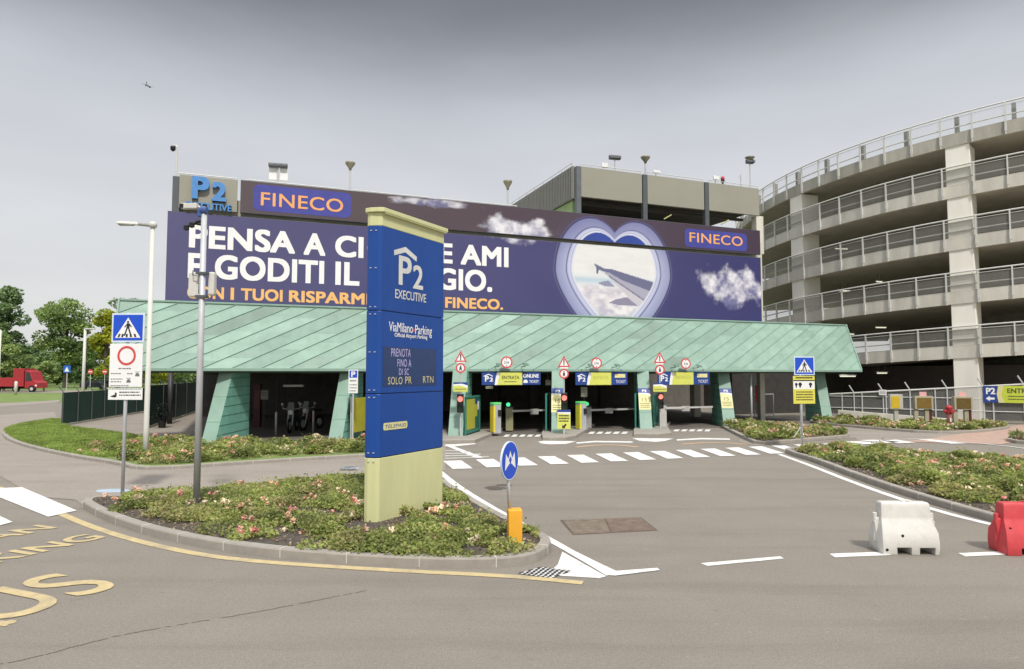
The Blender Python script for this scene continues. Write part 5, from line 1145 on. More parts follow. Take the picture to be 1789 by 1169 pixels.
for px, py, lab in [(871, 640, 'small eave floodlight left of the first height disc'), (917.5, 640, 'small eave floodlight right of the first height disc'), (1031, 641, 'small eave floodlight left of the second height disc'), (1077, 641, 'small eave floodlight right of the second height disc'), (1180, 642, 'small eave floodlight left of the third height disc'), (1220, 642.5, 'small eave floodlight right of the third height disc')]:
    F1 = Fr((0, 27.4), TH); s_, z = F1.loc(px, py); x, y, _ = F1.W(s_, 0, 0); r = thing('floodlight', lab, 'floodlight', (x, y, z), TH, 'small floodlights on the canopy eave'); b = MB(); b.tube([(0, .4, -.02), (0, .0, .0), (0, -.06, .06)], .018, 5); b.build('arm', steel_d, r)
    b = MB(); b.hexa([(-.12, -.16, .02), (.12, -.16, .02), (.12, .0, .08), (-.12, .0, .08)], [(-.11, -.14, .07), (.11, -.14, .07), (.11, -.01, .13), (-.11, -.01, .13)]); b.build('lamp_housing', mat('flood_green', (.10, .17, .13), .5), r, bevel=.01)
# ticket machines, boom barriers
def machine(px, d0, pyt, pyb, label):
    loc = onp(px, d0); Y = loc[1]; r = thing('ticket_machine', label, 'ticket machine', (*loc, .10), R(28), 'ticket machines of the entry lanes'); h = AT(px, pyt, Y)[2] - .10
    b = MB(); b.box(-.17, .17, -.16, .16, 0, h); b.build('cabinet', mat('machine_grey', (.42, .43, .45), .45, .2), r, bevel=.015); b = MB(); b.box(-.178, -.168, -.15, .15, .06, h - .06); b.box(-.168, -.10, -.168, -.158, .06, h - .04); b.build('yellow_panel', mat('machine_yellow', (.70, .58, .05), .5), r)
    b = MB(); b.box(-.18, .18, -.17, .17, h + .001, h + .09); b.build('green_cap', mat('machine_green', (.10, .50, .14), .4, emit=.25), r, bevel=.02); b = MB(); b.box(.02, .16, -.22, -.158, h * .60, h * .82); b.build('reader', black, r, bevel=.01); return r
machine(866, 27.4, 707, 751, 'grey and yellow ticket machine of the left entry lane'); machine(1015, 27.6, 705, 749, 'grey and yellow ticket machine of the middle entry lane')
def boom(px, d0, pyc, pxe, label, mid, col, light=True):
    loc = onp(px, d0); Y = loc[1]; r = thing('boom_barrier', label, 'barrier', (*loc, .05), 0, 'boom barriers of the entry lanes'); zc_ = AT(px, pyc, Y)[2] - .05
    b = MB(); b.box(-.16, .16, -.14, .14, 0, zc_ + .02); b.build('cabinet', col, r, bevel=.02); b = MB(); b.box(-.17, .17, -.15, .15, zc_ + .021, zc_ + .07); b.build('lid', steel_d, r, bevel=.01)
    e = on_line(pxe, d0 + .0); ln_ = e[0] - loc[0]; dy = e[1] - loc[1]
    b = MB(); b.hexa([(.1, -.20, zc_ - .14), (ln_, dy - .20, zc_ - .12), (ln_, dy - .16, zc_ - .12), (.1, -.16, zc_ - .14)], [(.1, -.20, zc_ - .05), (ln_, dy - .20, zc_ - .05), (ln_, dy - .16, zc_ - .05), (.1, -.16, zc_ - .05)]); b.build('boom', mat('boom_grey', (.48, .47, .45), .5), r)
    m = mid; b = MB(); b.box(ln_ * m - .18, ln_ * m + .18, dy * m - .23, dy * m - .205, zc_ - .26, zc_ - .02); b.build('boom_plate', mat('plate_grey', (.36, .36, .35), .5), r, bevel=.01)
    if light:
        b = MB(); b.disc(-.05, zc_ + .18, .12, -.17, 0, 20, .14); t = b.build('signal', black, r); b = MB(); b.disc(-.05, zc_ + .18, .085, -.174, 0, 20); b.build('green_lamp', mat('green_lamp', (.05, .62, .25), .4, emit=.9), t)
    return r
grey_c = mat('cabinet_grey', (.33, .33, .32), .5, .1)
boom(890, 29.0, 714, 957, 'boom barrier with green light in the left entry lane', .64, mat('cabinet_olive', (.30, .29, .17), .5), True)
boom(1026.5, 29.0, 712.5, 1111, 'boom barrier closing the middle entry lane', .42, grey_c, True)
boom(1157, 27.8, 709, 1243, 'boom barrier closing the right entry lane', .44, mat('cabinet_pale', (.48, .47, .44), .5), False)
# open green gates with posters
def gate(px0, px1, d0, pyt, pyb, rot, label, face, d1=None, zb=.10):
    a = on_line(px0, d0); c = on_line(px1, d1 or d0); v = Vector(c) - Vector(a); r = thing('green_gate', label, 'gate', (*a, zb), math.atan2(v.y, v.x), 'open green gates beside the columns'); w = v.length; z0, z1 = .08, AT(px0, pyt, a[1])[2] - zb
    b = MB()
    for x in (0, w - .07): b.box(x, x + .07, -.035, .035, 0, z1)
    b.box(.07, w - .07, -.03, .03, z0, z0 + .12); b.box(.07, w - .07, -.03, .03, z1 - .08, z1); b.build('frame', green_d, r, bevel=.008); b = MB(); b.box(.07, w - .07, -.012, .012, z0 + .12, z1 - .08); b.build('leaf_panel', mat('gate_green', (.025, .13, .10), .55), r)
    if face:
        b = MB(); b.box(.10, w * .62, -.026, -.014, z0 + .15, z1 - .12); b.build('poster', olive, r); b = MB(); b.box(w * .64, w * .78, -.026, -.014, z1 * .45, z1 - .35); b.build('small_poster', olive, r); b = MB(); b.box(w * .64, w * .76, -.028, -.016, z1 - .34, z1 - .12); b.build('blue_notice', blue_d, r); b = MB(); b.box(w * .82, w * .9, -.028, -.016, z1 * .62, z1 * .84); b.build('white_notice', white_s, r)
    return r
gate(813, 838, 26.4, 693, 768, 0, 'open green gate with a long yellow poster by the first gate column', True, 28.2)
gate(954, 960, 27.2, 688, 758, 0, 'edge on green gate left of the middle gate column', False, 29.5)
gate(1110, 1117, 27.4, 688, 750, 0, 'edge on green gate left of the third gate column', False, 29.5)
gate(1141, 1147, 27.4, 690, 752, 0, 'edge on green gate right of the third gate column', False, 28.5)
gate(1257, 1262, 29.0, 688, 745, 0, 'edge on green gate left of the column beside the wedge flower bed', False, 31.0)
# arrow sign at the middle island
loc = onp(985, 25.7); Y = loc[1]; r = thing('arrow_sign', 'yellow arrow sign with a blue head on the middle island', 'sign', (*loc, .12)); z = lambda py: AT(985, py, Y)[2] - .12; k = Y / FPX
b = MB(); b.tube([(0, .03, 0), (0, .03, z(722))], .04, 8); b.build('post', steel, r); x0, x1, z0, z1 = -11.5 * k, 11.5 * k, z(749.5), z(716); h = z1 - z0; b = MB(); b.box(x0, x1, -.016, 0, z0, z1); p = b.build('board', yel_b, r, bevel=.005)
b = MB(); b.flat([(x0, z1), (x0, z1 - h * .18), (x1, z1 - h * .24), (x1, z1)], -.018, 1); b.flat([(x0, z1), (x0, z1 - h * .12), (x1, z1 - h * .12), (x1, z1)], -.020, 0); b.build('blue_header', [blue_d, white_s], p)
b = MB(); lines(b, x0 + .06, x1 - .06, z1 - h * .27, 3, h * .14, h * .075, -.018, random.Random(5)); c = (0.02, z0 + h * .16); b.flat([(c[0] - .09, c[1] - .09), (c[0] + .05, c[1] - .09), (c[0] + .01, c[1] - .05), (c[0] + .09, c[1] + .04), (c[0] + .04, c[1] + .09), (c[0] - .05, c[1]), (c[0] - .09, c[1] + .05)], -.018); b.build('printed_text', blackm, p)
# small hanging plates inside, parking sign at the second column
def hang(px, py, w, h, d0, label, m, pole=0):
    p = AT(px, py, on_line(px, d0)[1]); k = p[1] / FPX; r = thing('hanging_sign', label, 'sign', p); b = MB(); b.box(-w * k / 2, w * k / 2, -.01, .01, -h * k / 2, h * k / 2); q = b.build('board', m, r, bevel=.004)
    b = MB(); lines(b, -w * k * .4, w * k * .4, h * k * .3, max(1, int(h / 6)), 4.2 * k, 1.8 * k, -.013, random.Random(int(px))); b.build('printed_text', mat('grey_print', (.16, .16, .16), .6), q)
    b = MB(); b.tube([(0, .02, h * k / 2), (0, .02, h * k / 2 + .25)] if not pole else [(0, .02, -p[2] + .02), (0, .02, -h * k / 2)], .02, 6); b.build('post', steel_d, r)
hang(1020.5, 685, 11, 17, 28.6, 'small grey sign plate above the middle ticket machine', mat('sign_grey', (.38, .37, .28), .6), 1)
hang(957.5, 668.5, 9, 9, 28.4, 'small pale plate hanging right of the ENTRATA banner', mat('sign_grey', (.38, .37, .28), .6)); hang(855, 677, 13, 4.5, 28.2, 'thin pale plate hanging under the ENTRATA banner', mat('sign_grey', (.38, .37, .28), .6))
loc = onp(616.5, 26.7); Y = loc[1]; r = thing('parking_sign', 'white parking sign with blue P beside the second column', 'road sign', (*loc, .09)); z = lambda py: AT(616.5, py, Y)[2] - .09; k = Y / FPX; b = MB(); b.tube([(-.0, .03, 0), (0, .03, z(650))], .03, 8); b.build('post', steel, r)
x0, x1 = -8 * k, 8.5 * k; b = MB(); b.box(x0, x1, -.014, 0, z(687), z(646)); p = b.build('panel', white_s, r, bevel=.004); b = MB(); b.rect(x0 + .03, x1 - .03, z(660), z(647.5), -.016); q = b.build('blue_field', blue_s, p); b = MB(); b.text('P', -.07, .08, z(658.5), z(649), -.018, 0, .03); b.build('lettering', white_s, q)
b = MB(); lines(b, x0 + .05, x1 - .05, z(664), 1, .1, .05, -.017, random.Random(7)); lines(b, x0 + .04, x1 - .04, z(671.5), 3, .11, .035, -.017, random.Random(8)); b.build('printed_text', MATS['grey_print'], p)
a = Vector(on_line(614, 27.35)); c = Vector(on_line(640, 28.6)); v = c - a; r = thing('notice_board', 'olive yellow notice board leaning on the second column', 'notice board', (*a, 0), math.atan2(v.y, v.x)); z1 = AT(614, 696, a.y)[2]; z0 = AT(614, 757, a.y)[2]; b = MB(); b.box(.02, v.length, -.02, .01, z0, z1); b.build('board', mat('board_olive', (.46, .43, .045), .5), r, bevel=.005); b = MB(); b.box(-.02, .02, -.03, .03, 0, z1 + .06); b.build('post', steel, r)

# ================================================================== INSIDE THE GARAGE
def moto(loc, rot, label, c):
    r = thing('motorcycle', label, 'motorcycle', loc, rot, 'motorcycles parked inside the garage')
    for y in (-.68, .68):
        b = MB(); ring = [(0.0, y + .28 * math.cos(2 * math.pi * i / 18), .31 + .28 * math.sin(2 * math.pi * i / 18)) for i in range(19)]; b.tube(ring, .055, 8); w = b.build('wheel', black, r, True); b = MB(); b.tube([(-.04, y, .31), (.04, y, .31)], .15, 14); b.build('hub', steel, w)
    b = MB(); b.hexa([(-.10, -.45, .35), (.10, -.45, .35), (.13, .35, .38), (-.13, .35, .38)], [(-.14, -.30, .82), (.14, -.30, .82), (.12, .30, .76), (-.12, .30, .76)]); b.build('body', c, r, bevel=.06, seg=3); b = MB(); b.hexa([(-.12, .05, .77), (.12, .05, .77), (.10, .75, .80), (-.10, .75, .80)], [(-.11, .05, .86), (.11, .05, .86), (.07, .78, .90), (-.07, .78, .90)]); b.build('seat', black, r, bevel=.03)
    b = MB(); b.tube([(-.36, -.42, 1.02), (-.15, -.46, .99), (.15, -.46, .99), (.36, -.42, 1.02)], .018, 6); b.tube([(-.09, -.66, .32), (-.09, -.44, .96)], .03, 6); b.tube([(.09, -.66, .32), (.09, -.44, .96)], .03, 6); b.build('handlebar', steel, r)
    b = MB(); b.disc(0, .86, .10, -.60, 0, 18, .12); b.build('headlight', white_s, r); b = MB(); b.hexa([(-.16, -.58, .95), (.16, -.58, .95), (.15, -.54, .95), (-.15, -.54, .95)], [(-.11, -.44, 1.28), (.11, -.44, 1.28), (.10, -.42, 1.28), (-.10, -.42, 1.28)]); b.build('windscreen', mat('screen', (.25, .27, .28), .1), r)
    b = MB()
    for s_ in (-1, 1): b.tube([(.33 * s_, -.42, 1.03), (.38 * s_, -.40, 1.16)], .010, 5); b.lathe([(.01, 1.15), (.05, 1.17), (.05, 1.23), (.01, 1.25)], 8, (.38 * s_, -.40))
    b.build('mirrors', steel, r); return r
moto((*on_line(513, 32.5), .01), R(6), 'dark motorcycle with a pale headlight parked inside the garage', mat('moto_dark', (.03, .03, .035), .3)); moto((*on_line(545, 33.5), .01), R(-14), 'reddish black motorcycle parked to the right of the other one inside', mat('moto_red', (.09, .015, .015), .3))
hang(462, 690, 13, 16, 36, 'pale notice board inside the garage left of the motorcycles', mat('notice_pale', (.30, .29, .27), .6), 1)
p = on_line(450, 36.2); r = thing('fire_cabinet', 'narrow red fire cabinet inside the garage', 'cabinet', (*p, .01)); b = MB(); b.box(-.16, .16, -.1, .1, 0, 2.0); b.build('cabinet', mat('deep_red', (.07, .006, .01), .5), r, bevel=.01); b = MB(); b.box(-.12, .12, -.108, -.101, .9, 1.7); b.build('door', mat('deep_red2', (.09, .008, .012), .4), r)
for px, d0, hh, lab in [(483, 31.0, .95, 'thin bollard inside the garage left of the motorcycles'), (548, 31.5, .95, 'thin bollard inside the garage before the motorcycles')]:
    b = MB(); b.lathe([(.045, 0), (.045, hh - .05), (.03, hh - .01), (.008, hh)], 10); o = b.build('bollard', steel, None, True); o.location = (*on_line(px, d0), .01); tag(o, lab, 'bollard')
p = AT(513, 676, on_line(513, 33.5)[1]); r = thing('ceiling_lamp', 'white ceiling lamp over the motorcycles inside the garage', 'light', p); b = MB(); b.box(-.45, .45, -.08, .08, 0, .10); b.build('housing', white_s, r, bevel=.02); b = MB(); b.tube([(-.25, 0, .1), (-.25, 0, .24)], .012, 5); b.tube([(.25, 0, .1), (.25, 0, .24)], .012, 5); b.build('hanger', steel_d, r)
b = MB(); b.tube([(0, 0, 0), (0, 0, 2.7)], .12, 12); o = b.build('pipe_column', mat('dark_violet_steel', (.045, .040, .045), .5), None, True); o.location = (*G(296, 741), .0); tag(o, 'dark round steel column between the green screens', 'column')
# shrub in a dark pot by that column
rng = np.random.default_rng(77); c = G(283, 748); P = np.column_stack([c[0] + rng.normal(0, .16, 260), c[1] + rng.normal(0, .16, 260), rng.uniform(.35, 1.15, 260)])
r = thing('potted_plant', 'dark potted shrub at the foot of the round steel column', 'plant', (0, 0, 0)); scatter_mesh('foliage', P, rng.uniform(.04, .08, 260), rng, np.full(260, 0), [leafmat('dark_shrub', (.02, .03, .022))], parent=r); b = MB(); b.lathe([(.14, .01), (.19, .38), (.17, .38)], 14, c); b.build('pot', black, r)

# ================================================================== FENCES
def screen(p0, p1, zt_, label, n, lean=None):
    a, c = Vector(p0), Vector(p1); v = c - a; r = thing('green_screen_fence', label, 'fence', (a.x, a.y, 0), math.atan2(v.y, v.x)); w = v.length; b = MB(); b.box(.0, w, -.012, .012, .10, zt_); b.build('screen', green_f, r)
    b = MB(); b.box(.0, w, -.08, .08, 0, .10); b.build('plinth', concrete, r)
    for i in range(n):
        x = w * i / (n - 1); m = MB(); m.tube([(x, -.04, 0), (x, -.04, zt_ + .03), (x - .02, .16, zt_ + .28)], .026, 7); m.build('post', steel_d, r)
    return r
screen(G(107, 745), tuple(Vector(G(107, 745)) + (Vector(G(250, 721)) - Vector(G(107, 745))) * 1.9), AT(107, 686, G(107, 745)[1])[2], 'long dark green screen fence standing on the lawn edge', 14)
screen(tuple(Vector(G(262, 747)) - (Vector(G(340, 721.5)) - Vector(G(262, 747))) * .06), tuple(Vector(G(262, 747)) + (Vector(G(340, 721.5)) - Vector(G(262, 747))) * 1.8), 1.95, 'dark green screen fence under the canopy left of the first column', 8)
# grey mesh fence in front of the ramp
a, c = Vector(G(1450, 731)), Vector(G(1789, 742.5)); c = a + (c - a) * 1.55; v = c - a; FN = Fr((a.x, a.y), math.atan2(v.y, v.x)); r = thing('mesh_fence', 'grey metal mesh fence with bent post tops before the ramp', 'fence', (a.x, a.y, 0), FN.rot); w = v.length
zt0, zt1 = FN.loc(1460, 689)[1], FN.loc(1789, 671.5)[1]; sx1 = FN.loc(1789, 700)[0]; zf = lambda s_: zt0 + (zt1 - zt0) * s_ / sx1
b = MB(); b.tube([(0, 0, zf(0)), (w, 0, zf(w))], .045, 8); b.tube([(0, 0, 1.25), (w, 0, 1.25)], .025, 6); b.tube([(0, 0, .62), (w, 0, .62)], .025, 6); b.build('rails', steel_l, r)
b = MB(); b.poly([(0, .02, .1), (w, .02, .1), (w, .02, zf(w) - .03), (0, .02, zf(0) - .03)]); b.build('mesh', mat('fence_mesh', (.33, .33, .31), .5, alpha=.34), r)
for px in (1471, 1492, 1506, 1543, 1548, 1590, 1634, 1655, 1718, 1735, 1789):
    s_ = FN.loc(px, 700)[0]; bent = px in (1492, 1543, 1590, 1655, 1718, 1789); m = MB(); m.tube([(s_, 0, 0), (s_, 0, zf(s_) + .02)] + ([(s_ - .22, -.05, zf(s_) + .42)] if bent else []), .035, 7); m.build('post', steel, r)
for k in range(1, 6): s_ = sx1 + k * 1.7; m = MB(); m.tube([(s_, 0, 0), (s_, 0, zf(s_))], .035, 7); m.build('post', steel, r)
b = MB(); a0 = FN.loc(1466, 730)[0]; a1_ = FN.loc(1662, 735)[0]; b.hexa([(a0, -.40, 0), (a1_, -.40, 0), (a1_, -.16, 0), (a0, -.16, 0)], [(a0, -.40, .50), (a1_, -.40, .20), (a1_, -.16, .20), (a0, -.16, .50)]); o = b.build('low_wall', conc_light, None, bevel=.015); o.location = (a.x, a.y, 0); o.rotation_euler = (0, 0, FN.rot); tag(o, 'low pale concrete wall behind the long flower bed', 'wall')
def fence_board(px0, py0, px1, py1, label, nm): p = FN.loc(px0, py0, -.08); q = FN.loc(px1, py1, -.08); t = thing(nm, label, 'banner' if 'banner' in nm else 'sign', (*FN.W((p[0] + q[0]) / 2, -.08, 0)[:2], q[1]), FN.rot); return t, (q[0] - p[0]) / 2, p[1] - q[1]
t, hw, h = fence_board(1717, 674, 1840, 705.5, 'blue and lime ENTRATA banner with a left arrow on the mesh fence', 'fence_banner'); h0, h1 = 0, h
b = MB(); b.box(-hw, hw, -.01, .01, 0, h); p = b.build('board', mat('banner_lime', (.50, .60, .06), .5), t); b = MB(); b.flat([(-hw, 0), (-hw + .62, 0), (-hw + .55, h * .5), (-hw + .62, h), (-hw, h)], -.012, 0); b.flat([(-hw + .62, 0), (-hw + .85, 0), (-hw + .74, h * .5), (-hw + .85, h), (-hw + .62, h), (-hw + .55, h * .5)], -.0125, 1); b.build('blue_field', [blue_d, yel_p], p)
b = MB(); b.text('P2', -hw + .12, -hw + .50, h * .50, h * .88, -.014, 0, .03); yy = h * .24; b.flat([(-hw + .10, yy), (-hw + .27, yy - .13), (-hw + .27, yy - .05), (-hw + .46, yy - .05), (-hw + .46, yy + .05), (-hw + .27, yy + .05), (-hw + .27, yy + .13)], -.014); b.build('lettering', white_s, p); b = MB(); b.text('ENTRATA', -hw + .98, -hw + 2.32, h * .58, h * .86, -.014, 0, .02); lines(b, -hw + 1.0, -hw + 2.6, h * .42, 2, h * .17, .05, -.014, random.Random(4)); b.build('printed_text', mat('dark_print', (.07, .08, .03), .6), p)
t, hw, h = fence_board(1535.5, 681, 1549, 690.5, 'small white notice on the mesh fence post', 'fence_notice'); b = MB(); b.box(-hw, hw, -.03, -.015, 0, h); p = b.build('board', white_s, t, bevel=.004); b = MB(); lines(b, -hw + .04, hw - .04, h * .8, 3, h * .22, .03, -.032, random.Random(6)); b.build('printed_text', MATS['grey_print'], p)
# cabinets and hydrant in the long flower bed
def cabinet(px, py, pw, z0py, z1py, label, frame, face, legs, pink):
    loc = G(px, py, .10); Y = loc[1]; k = Y / FPX; z = lambda q: AT(px, q, Y)[2] - .10; w = pw * k / 2; r = thing('utility_cabinet', label, 'cabinet', (*loc, .10), R(-8), 'utility cabinets on stands'); za, zb2 = z(z0py), z(z1py)
    b = MB(); b.box(-w, w, -.12, .14, za, zb2); b.build('box', frame, r, bevel=.012); b = MB(); b.box(-w * .78, w * .78 if legs > 1 else w * .45, -.135, -.121, za + .05, zb2 - .08); b.build('door', face, r, bevel=.006)
    for i in range(legs):
        x = 0 if legs == 1 else (-w * .8, w * .35)[i]; b = MB(); b.box(x - .09, x + .09, -.05, .08, -.05, za - .001); b.build('leg', frame, r, bevel=.008)
    if legs > 1: b = MB(); b.box(w * .62, w * .86, -.06, .06, -.05, za - .001); b.build('red_pipe', mat('dark_red', (.09, .02, .02), .6), r)
    if pink: b = MB(); b.box(-w * .4, w * .35, -.05, -.03, zb2 + .001, zb2 + .20); b.build('pink_card', mat('pink_card', (.66, .36, .34), .6), r)
    return r
fr_m = mat('cabinet_frame', (.36, .33, .24), .7, var=.1); cabinet(1566, 743, 21, 715, 689, 'yellow fronted utility cabinet on a single grey leg', mat('cabinet_grey2', (.42, .41, .36), .6), mat('cabinet_yellow', (.55, .38, .02), .5), 1, False); cabinet(1614, 743, 30, 715, 692, 'brown fronted cabinet on legs left of the hydrant', fr_m, mat('cabinet_brown', (.18, .11, .02), .5, var=.25, scale=6), 2, True); cabinet(1683, 745, 30, 716, 692.5, 'dark brown fronted cabinet on legs right of the hydrant', fr_m, mat('cabinet_brown_dark', (.115, .075, .015), .5, var=.25, scale=6), 2, True)
loc = G(1659, 747, .10); Y = loc[1]; r = thing('fire_hydrant', 'red and white fire hydrant in the long flower bed', 'hydrant', (*loc, .08)); r.scale = (.95, .95, 1.25); b = MB(); b.lathe([(.13, 0), (.13, .10), (.09, .11), (.09, .16)], 14); b.build('base', steel, r, True); b = MB(); b.lathe([(.105, .161), (.105, .44), (.12, .46), (.12, .50)], 16); b.build('barrel', mat('hydrant_pink', (.62, .25, .24), .5), r, True); b = MB(); b.lathe([(.15, .501), (.16, .55), (.14, .68), (.16, .70), (.15, .76), (.08, .80), (.03, .82)], 16); hd = b.build('head', mat('hydrant_red', (.38, .035, .045), .45), r, True); b = MB(); b.tube([(-.24, 0, .60), (.24, 0, .60)], .055, 10); b.tube([(0, -.22, .60), (0, 0, .60)], .055, 10); b.build('outlet', MATS['hydrant_red'], hd); b = MB(); b.box(-.03, .03, -.108, -.10, .22, .36); b.build('label', white_s, r)
# grey pole, fire sign, pedestrian gate by the right columns
loc = G(1313.5, 742); Y = loc[1]; b = MB(); b.tube([(0, 0, 0), (0, 0, AT(1313, 653, Y)[2])], .05, 10); o = b.build('pole', steel, None, True); o.location = (*loc, 0); tag(o, 'bare grey steel pole behind the wedge flower bed', 'pole')
p = AT(1328, 685, 36.0); r = thing('fire_sign', 'red and white fire hose sign on the pale inner column', 'sign', p); b = MB(); b.box(-.26, .26, -.02, .02, -.55, .35); q = b.build('board', red_s, r, bevel=.01); b = MB(); b.disc(.05, .12, .15, -.023, 0, 16); b.rect(-.12, .0, -.35, -.10, -.023); b.flat([(.06, -.40), (.16, -.40), (.05, -.2)], -.023); b.build('pictogram', white_s, q)
p0, p1 = AT(1318, 735, 38.5), AT(1352, 735, 39.5); a = Vector(p0[:2]); v = Vector(p1[:2]) - a; r = thing('pedestrian_gate', 'low tubular steel gate inside the right end of the garage', 'gate', (a.x, a.y, 0), math.atan2(v.y, v.x)); w = v.length; b = MB(); b.tube([(0, 0, 0), (0, 0, 1.3), (w, 0, 1.3), (w, 0, 0)], .03, 7); b.tube([(0, 0, .15), (w, 0, .15)], .03, 7); b.build('frame', steel, r); b = MB()
for i in range(1, 9): b.tube([(w * i / 9, 0, .15), (w * i / 9, 0, 1.3)], .012, 5)
b.build('bars', steel_d, r)
# ================================================================== FAR LEFT: TREES, TRUCK, LAMPS, SIGNS, AIRPLANE
def tree(loc, h, w, trunk, label, pal, seed, n=5200, leaf=.32, shape='round', dens=.62):
    rng = np.random.default_rng(seed); rg = random.Random(seed); r = thing('tree', label, 'tree', loc); b = MB()
    b.tube([(0, 0, -.2), (rg.uniform(-.1, .1), 0, trunk * .6), (rg.uniform(-.3, .3), rg.uniform(-.2, .2), trunk * 1.25), (0, 0, h * .8)], h * .024, 9, 0, h * .006)
    cl = []
    for i in range(int(26 + w)):
        if shape == 'cone': u = rg.random(); zz = trunk + (h - trunk) * (u * .97 + .03); rad = w / 2 * (1 - u) ** .8 + .3
        else:
            u = rg.random(); zz = trunk + (h - trunk) * (.06 + .88 * u); rad = w / 2 * math.sqrt(max(.05, 1 - (2 * (.10 + .84 * u) - 1) ** 2)) * (1.0 if shape == 'round' else .8)
        a = rg.uniform(0, 6.283); q = rg.uniform(.35, .92); c = np.array([math.cos(a) * rad * q, math.sin(a) * rad * q, zz]); cl.append((c, rg.uniform(.13, .24) * w))
        if i % 2 == 0: s_ = min(trunk * rg.uniform(.8, 1.4) + (zz - trunk) * .4, zz); b.tube([(0, 0, s_), (c[0] * .5, c[1] * .5, (s_ + zz) / 2 + .2), tuple(c)], h * .008, 5, 0, h * .002)
    b.build('trunk', mat('bark', (.085, .068, .052), .9, var=.3, scale=4, bump=.5), r)
    cen = np.array([c for c, _ in cl]); rd = np.array([q for _, q in cl]); k = rng.integers(0, len(cl), n); d = rng.normal(size=(n, 3)); d /= np.linalg.norm(d, axis=1)[:, None]; rr = rng.uniform(.35, 1, n) ** .5
    P = cen[k] + d * (rd[k] * rr)[:, None] * np.array([1, 1, .72]); tone = rng.integers(0, 3, len(cl)); mi = np.where(rng.uniform(0, 1, n) < .6, tone[k], rng.integers(0, 3, n)); scatter_mesh('crown', P, rng.uniform(.6, 1.25, n) * leaf, rng, mi, pal, flat=.3, parent=r); return r
pal_m = [leafmat('crown_mid', (0.26, 0.36, 0.12)), leafmat('crown_light', (0.36, 0.46, 0.16)), leafmat('crown_dark', (0.17, 0.25, 0.09))]
pal_d = [leafmat('pine_mid', (0.19, 0.29, 0.13)), leafmat('pine_light', (0.26, 0.36, 0.16)), leafmat('pine_dark', (0.12, 0.19, 0.09))]
pal_y = [leafmat('yellow_mid', (0.500, 0.500, 0.048)), leafmat('yellow_light', (0.500, 0.500, 0.057)), leafmat('yellow_green', (0.304, 0.399, 0.057))]
def tpos(px, Y): return AT(px, 653, Y)[:2]
def tht(py, Y): return AT(400, py, Y)[2]
tree(tpos(114, 118), tht(519, 118), 9.8, 4.8, 'large round green tree behind the street lamp at far left', pal_m, 1, 7000, .30)
tree(tpos(2, 112), tht(497, 112), 7.2, 2.5, 'tall dark conifer at the left edge', pal_d, 2, 7500, .30, 'tall')
tree(tpos(184, 104), tht(540, 104), 5.0, 1.8, 'yellow green tree half hidden behind the left crossing sign', pal_y, 3, 5200, .26, 'tall')
tree(tpos(8, 98), tht(585, 98), 6.0, 1.2, 'light green bushy tree under the conifer', pal_m, 4, 5200, .28)
tree(tpos(58, 132), tht(606, 132), 8.0, 1.2, 'low dark green tree left of the large round tree', pal_d, 5, 4500, .34)
tree(tpos(100, 150), tht(618, 150), 11, 1.0, 'low broad tree behind the red truck', pal_m, 6, 4500, .38)
tree(tpos(160, 150), tht(600, 150), 10, 1.0, 'dark tree behind the thin far lamp post', pal_d, 7, 4500, .38)
tree(tpos(222, 128), tht(517, 128), 7.5, 3, 'dark treetop peeping over the canopy corner', pal_d, 8, 4500, .32)
tree(tpos(262, 140), tht(560, 140), 12, 1, 'green tree seen under the left end of the canopy', pal_y, 9, 4500, .36)
tree(tpos(300, 150), tht(590, 150), 13, 1, 'green tree hidden behind the left end of the canopy', pal_m, 10, 3000, .40)
tree(tpos(-70, 120), tht(520, 120), 12, 2, 'broad green tree beyond the left edge', pal_m, 12, 4000, .36)
tree(tpos(78, 96), tht(628, 96), 3.4, 1.2, 'thin young tree by the far road', pal_m, 13, 1500, .2)
rng = np.random.default_rng(31); n = 26000; P = np.column_stack([rng.uniform(-210, -20, n), 175 + rng.normal(0, 3, n), np.zeros(n)]); P[:, 2] = rng.uniform(0, 1, n) ** .7 * (4.0 + 2.6 * np.sin(P[:, 0] * .21) * np.sin(P[:, 0] * .083 + 1) + 1.2 * np.sin(P[:, 0] * .9))
tag(scatter_mesh('hedge_line', P, rng.uniform(.3, .8, n), rng, rng.integers(0, 3, n), pal_d, flat=.3), 'distant dark tree line along the far road', 'tree line', kind='stuff')
# red truck
Y = 92.0; p = AT(76, 672, Y); k = Y / FPX; zb_t = 0; r = thing('truck', 'red flatbed truck parked on the far road at left', 'truck', (p[0], Y, 0), 0); L_t = 5.9; sc_ = 1
zt_h = lambda py: AT(50, py, Y)[2]; x_ = lambda px: AT(px, 660, Y)[0] - p[0]; rd_m = mat('truck_red', (.34, .022, .03), .5, spec=.5)
b = MB(); b.box(x_(-40), x_(33), -1.1, 1.1, .75, zt_h(660)); b.build('cargo_bed', rd_m, r, bevel=.03); b = MB(); b.box(x_(33) + .04, x_(52), -1.15, 1.15, .75, zt_h(644)); b.build('box_body', rd_m, r, bevel=.04)
b = MB(); xc0, xc1 = x_(53), x_(75); b.prism([(xc0, .55), (xc1, .55), (xc1, 1.25), (xc1 - .18, 1.40), (xc1 - .55, 1.55), (xc1 - 1.0, zt_h(649)), (xc0, zt_h(647))], -1.05, 1.05); b.build('cab', rd_m, r, bevel=.05); b = MB(); b.prism([(xc0 + .15, 1.50), (xc1 - .72, 1.50), (xc1 - 1.08, zt_h(651)), (xc0 + .15, zt_h(650))], -1.062, -1.051); b.build('window', mat('dark_glass', (.03, .035, .04), .1, spec=.6), r); b = MB(); b.prism([(xc1 - .30, .8), (xc1 - .05, .8), (xc1 - .05, 1.0), (xc1 - .30, 1.0)], -1.062, -1.051); b.build('headlight', white_s, r)
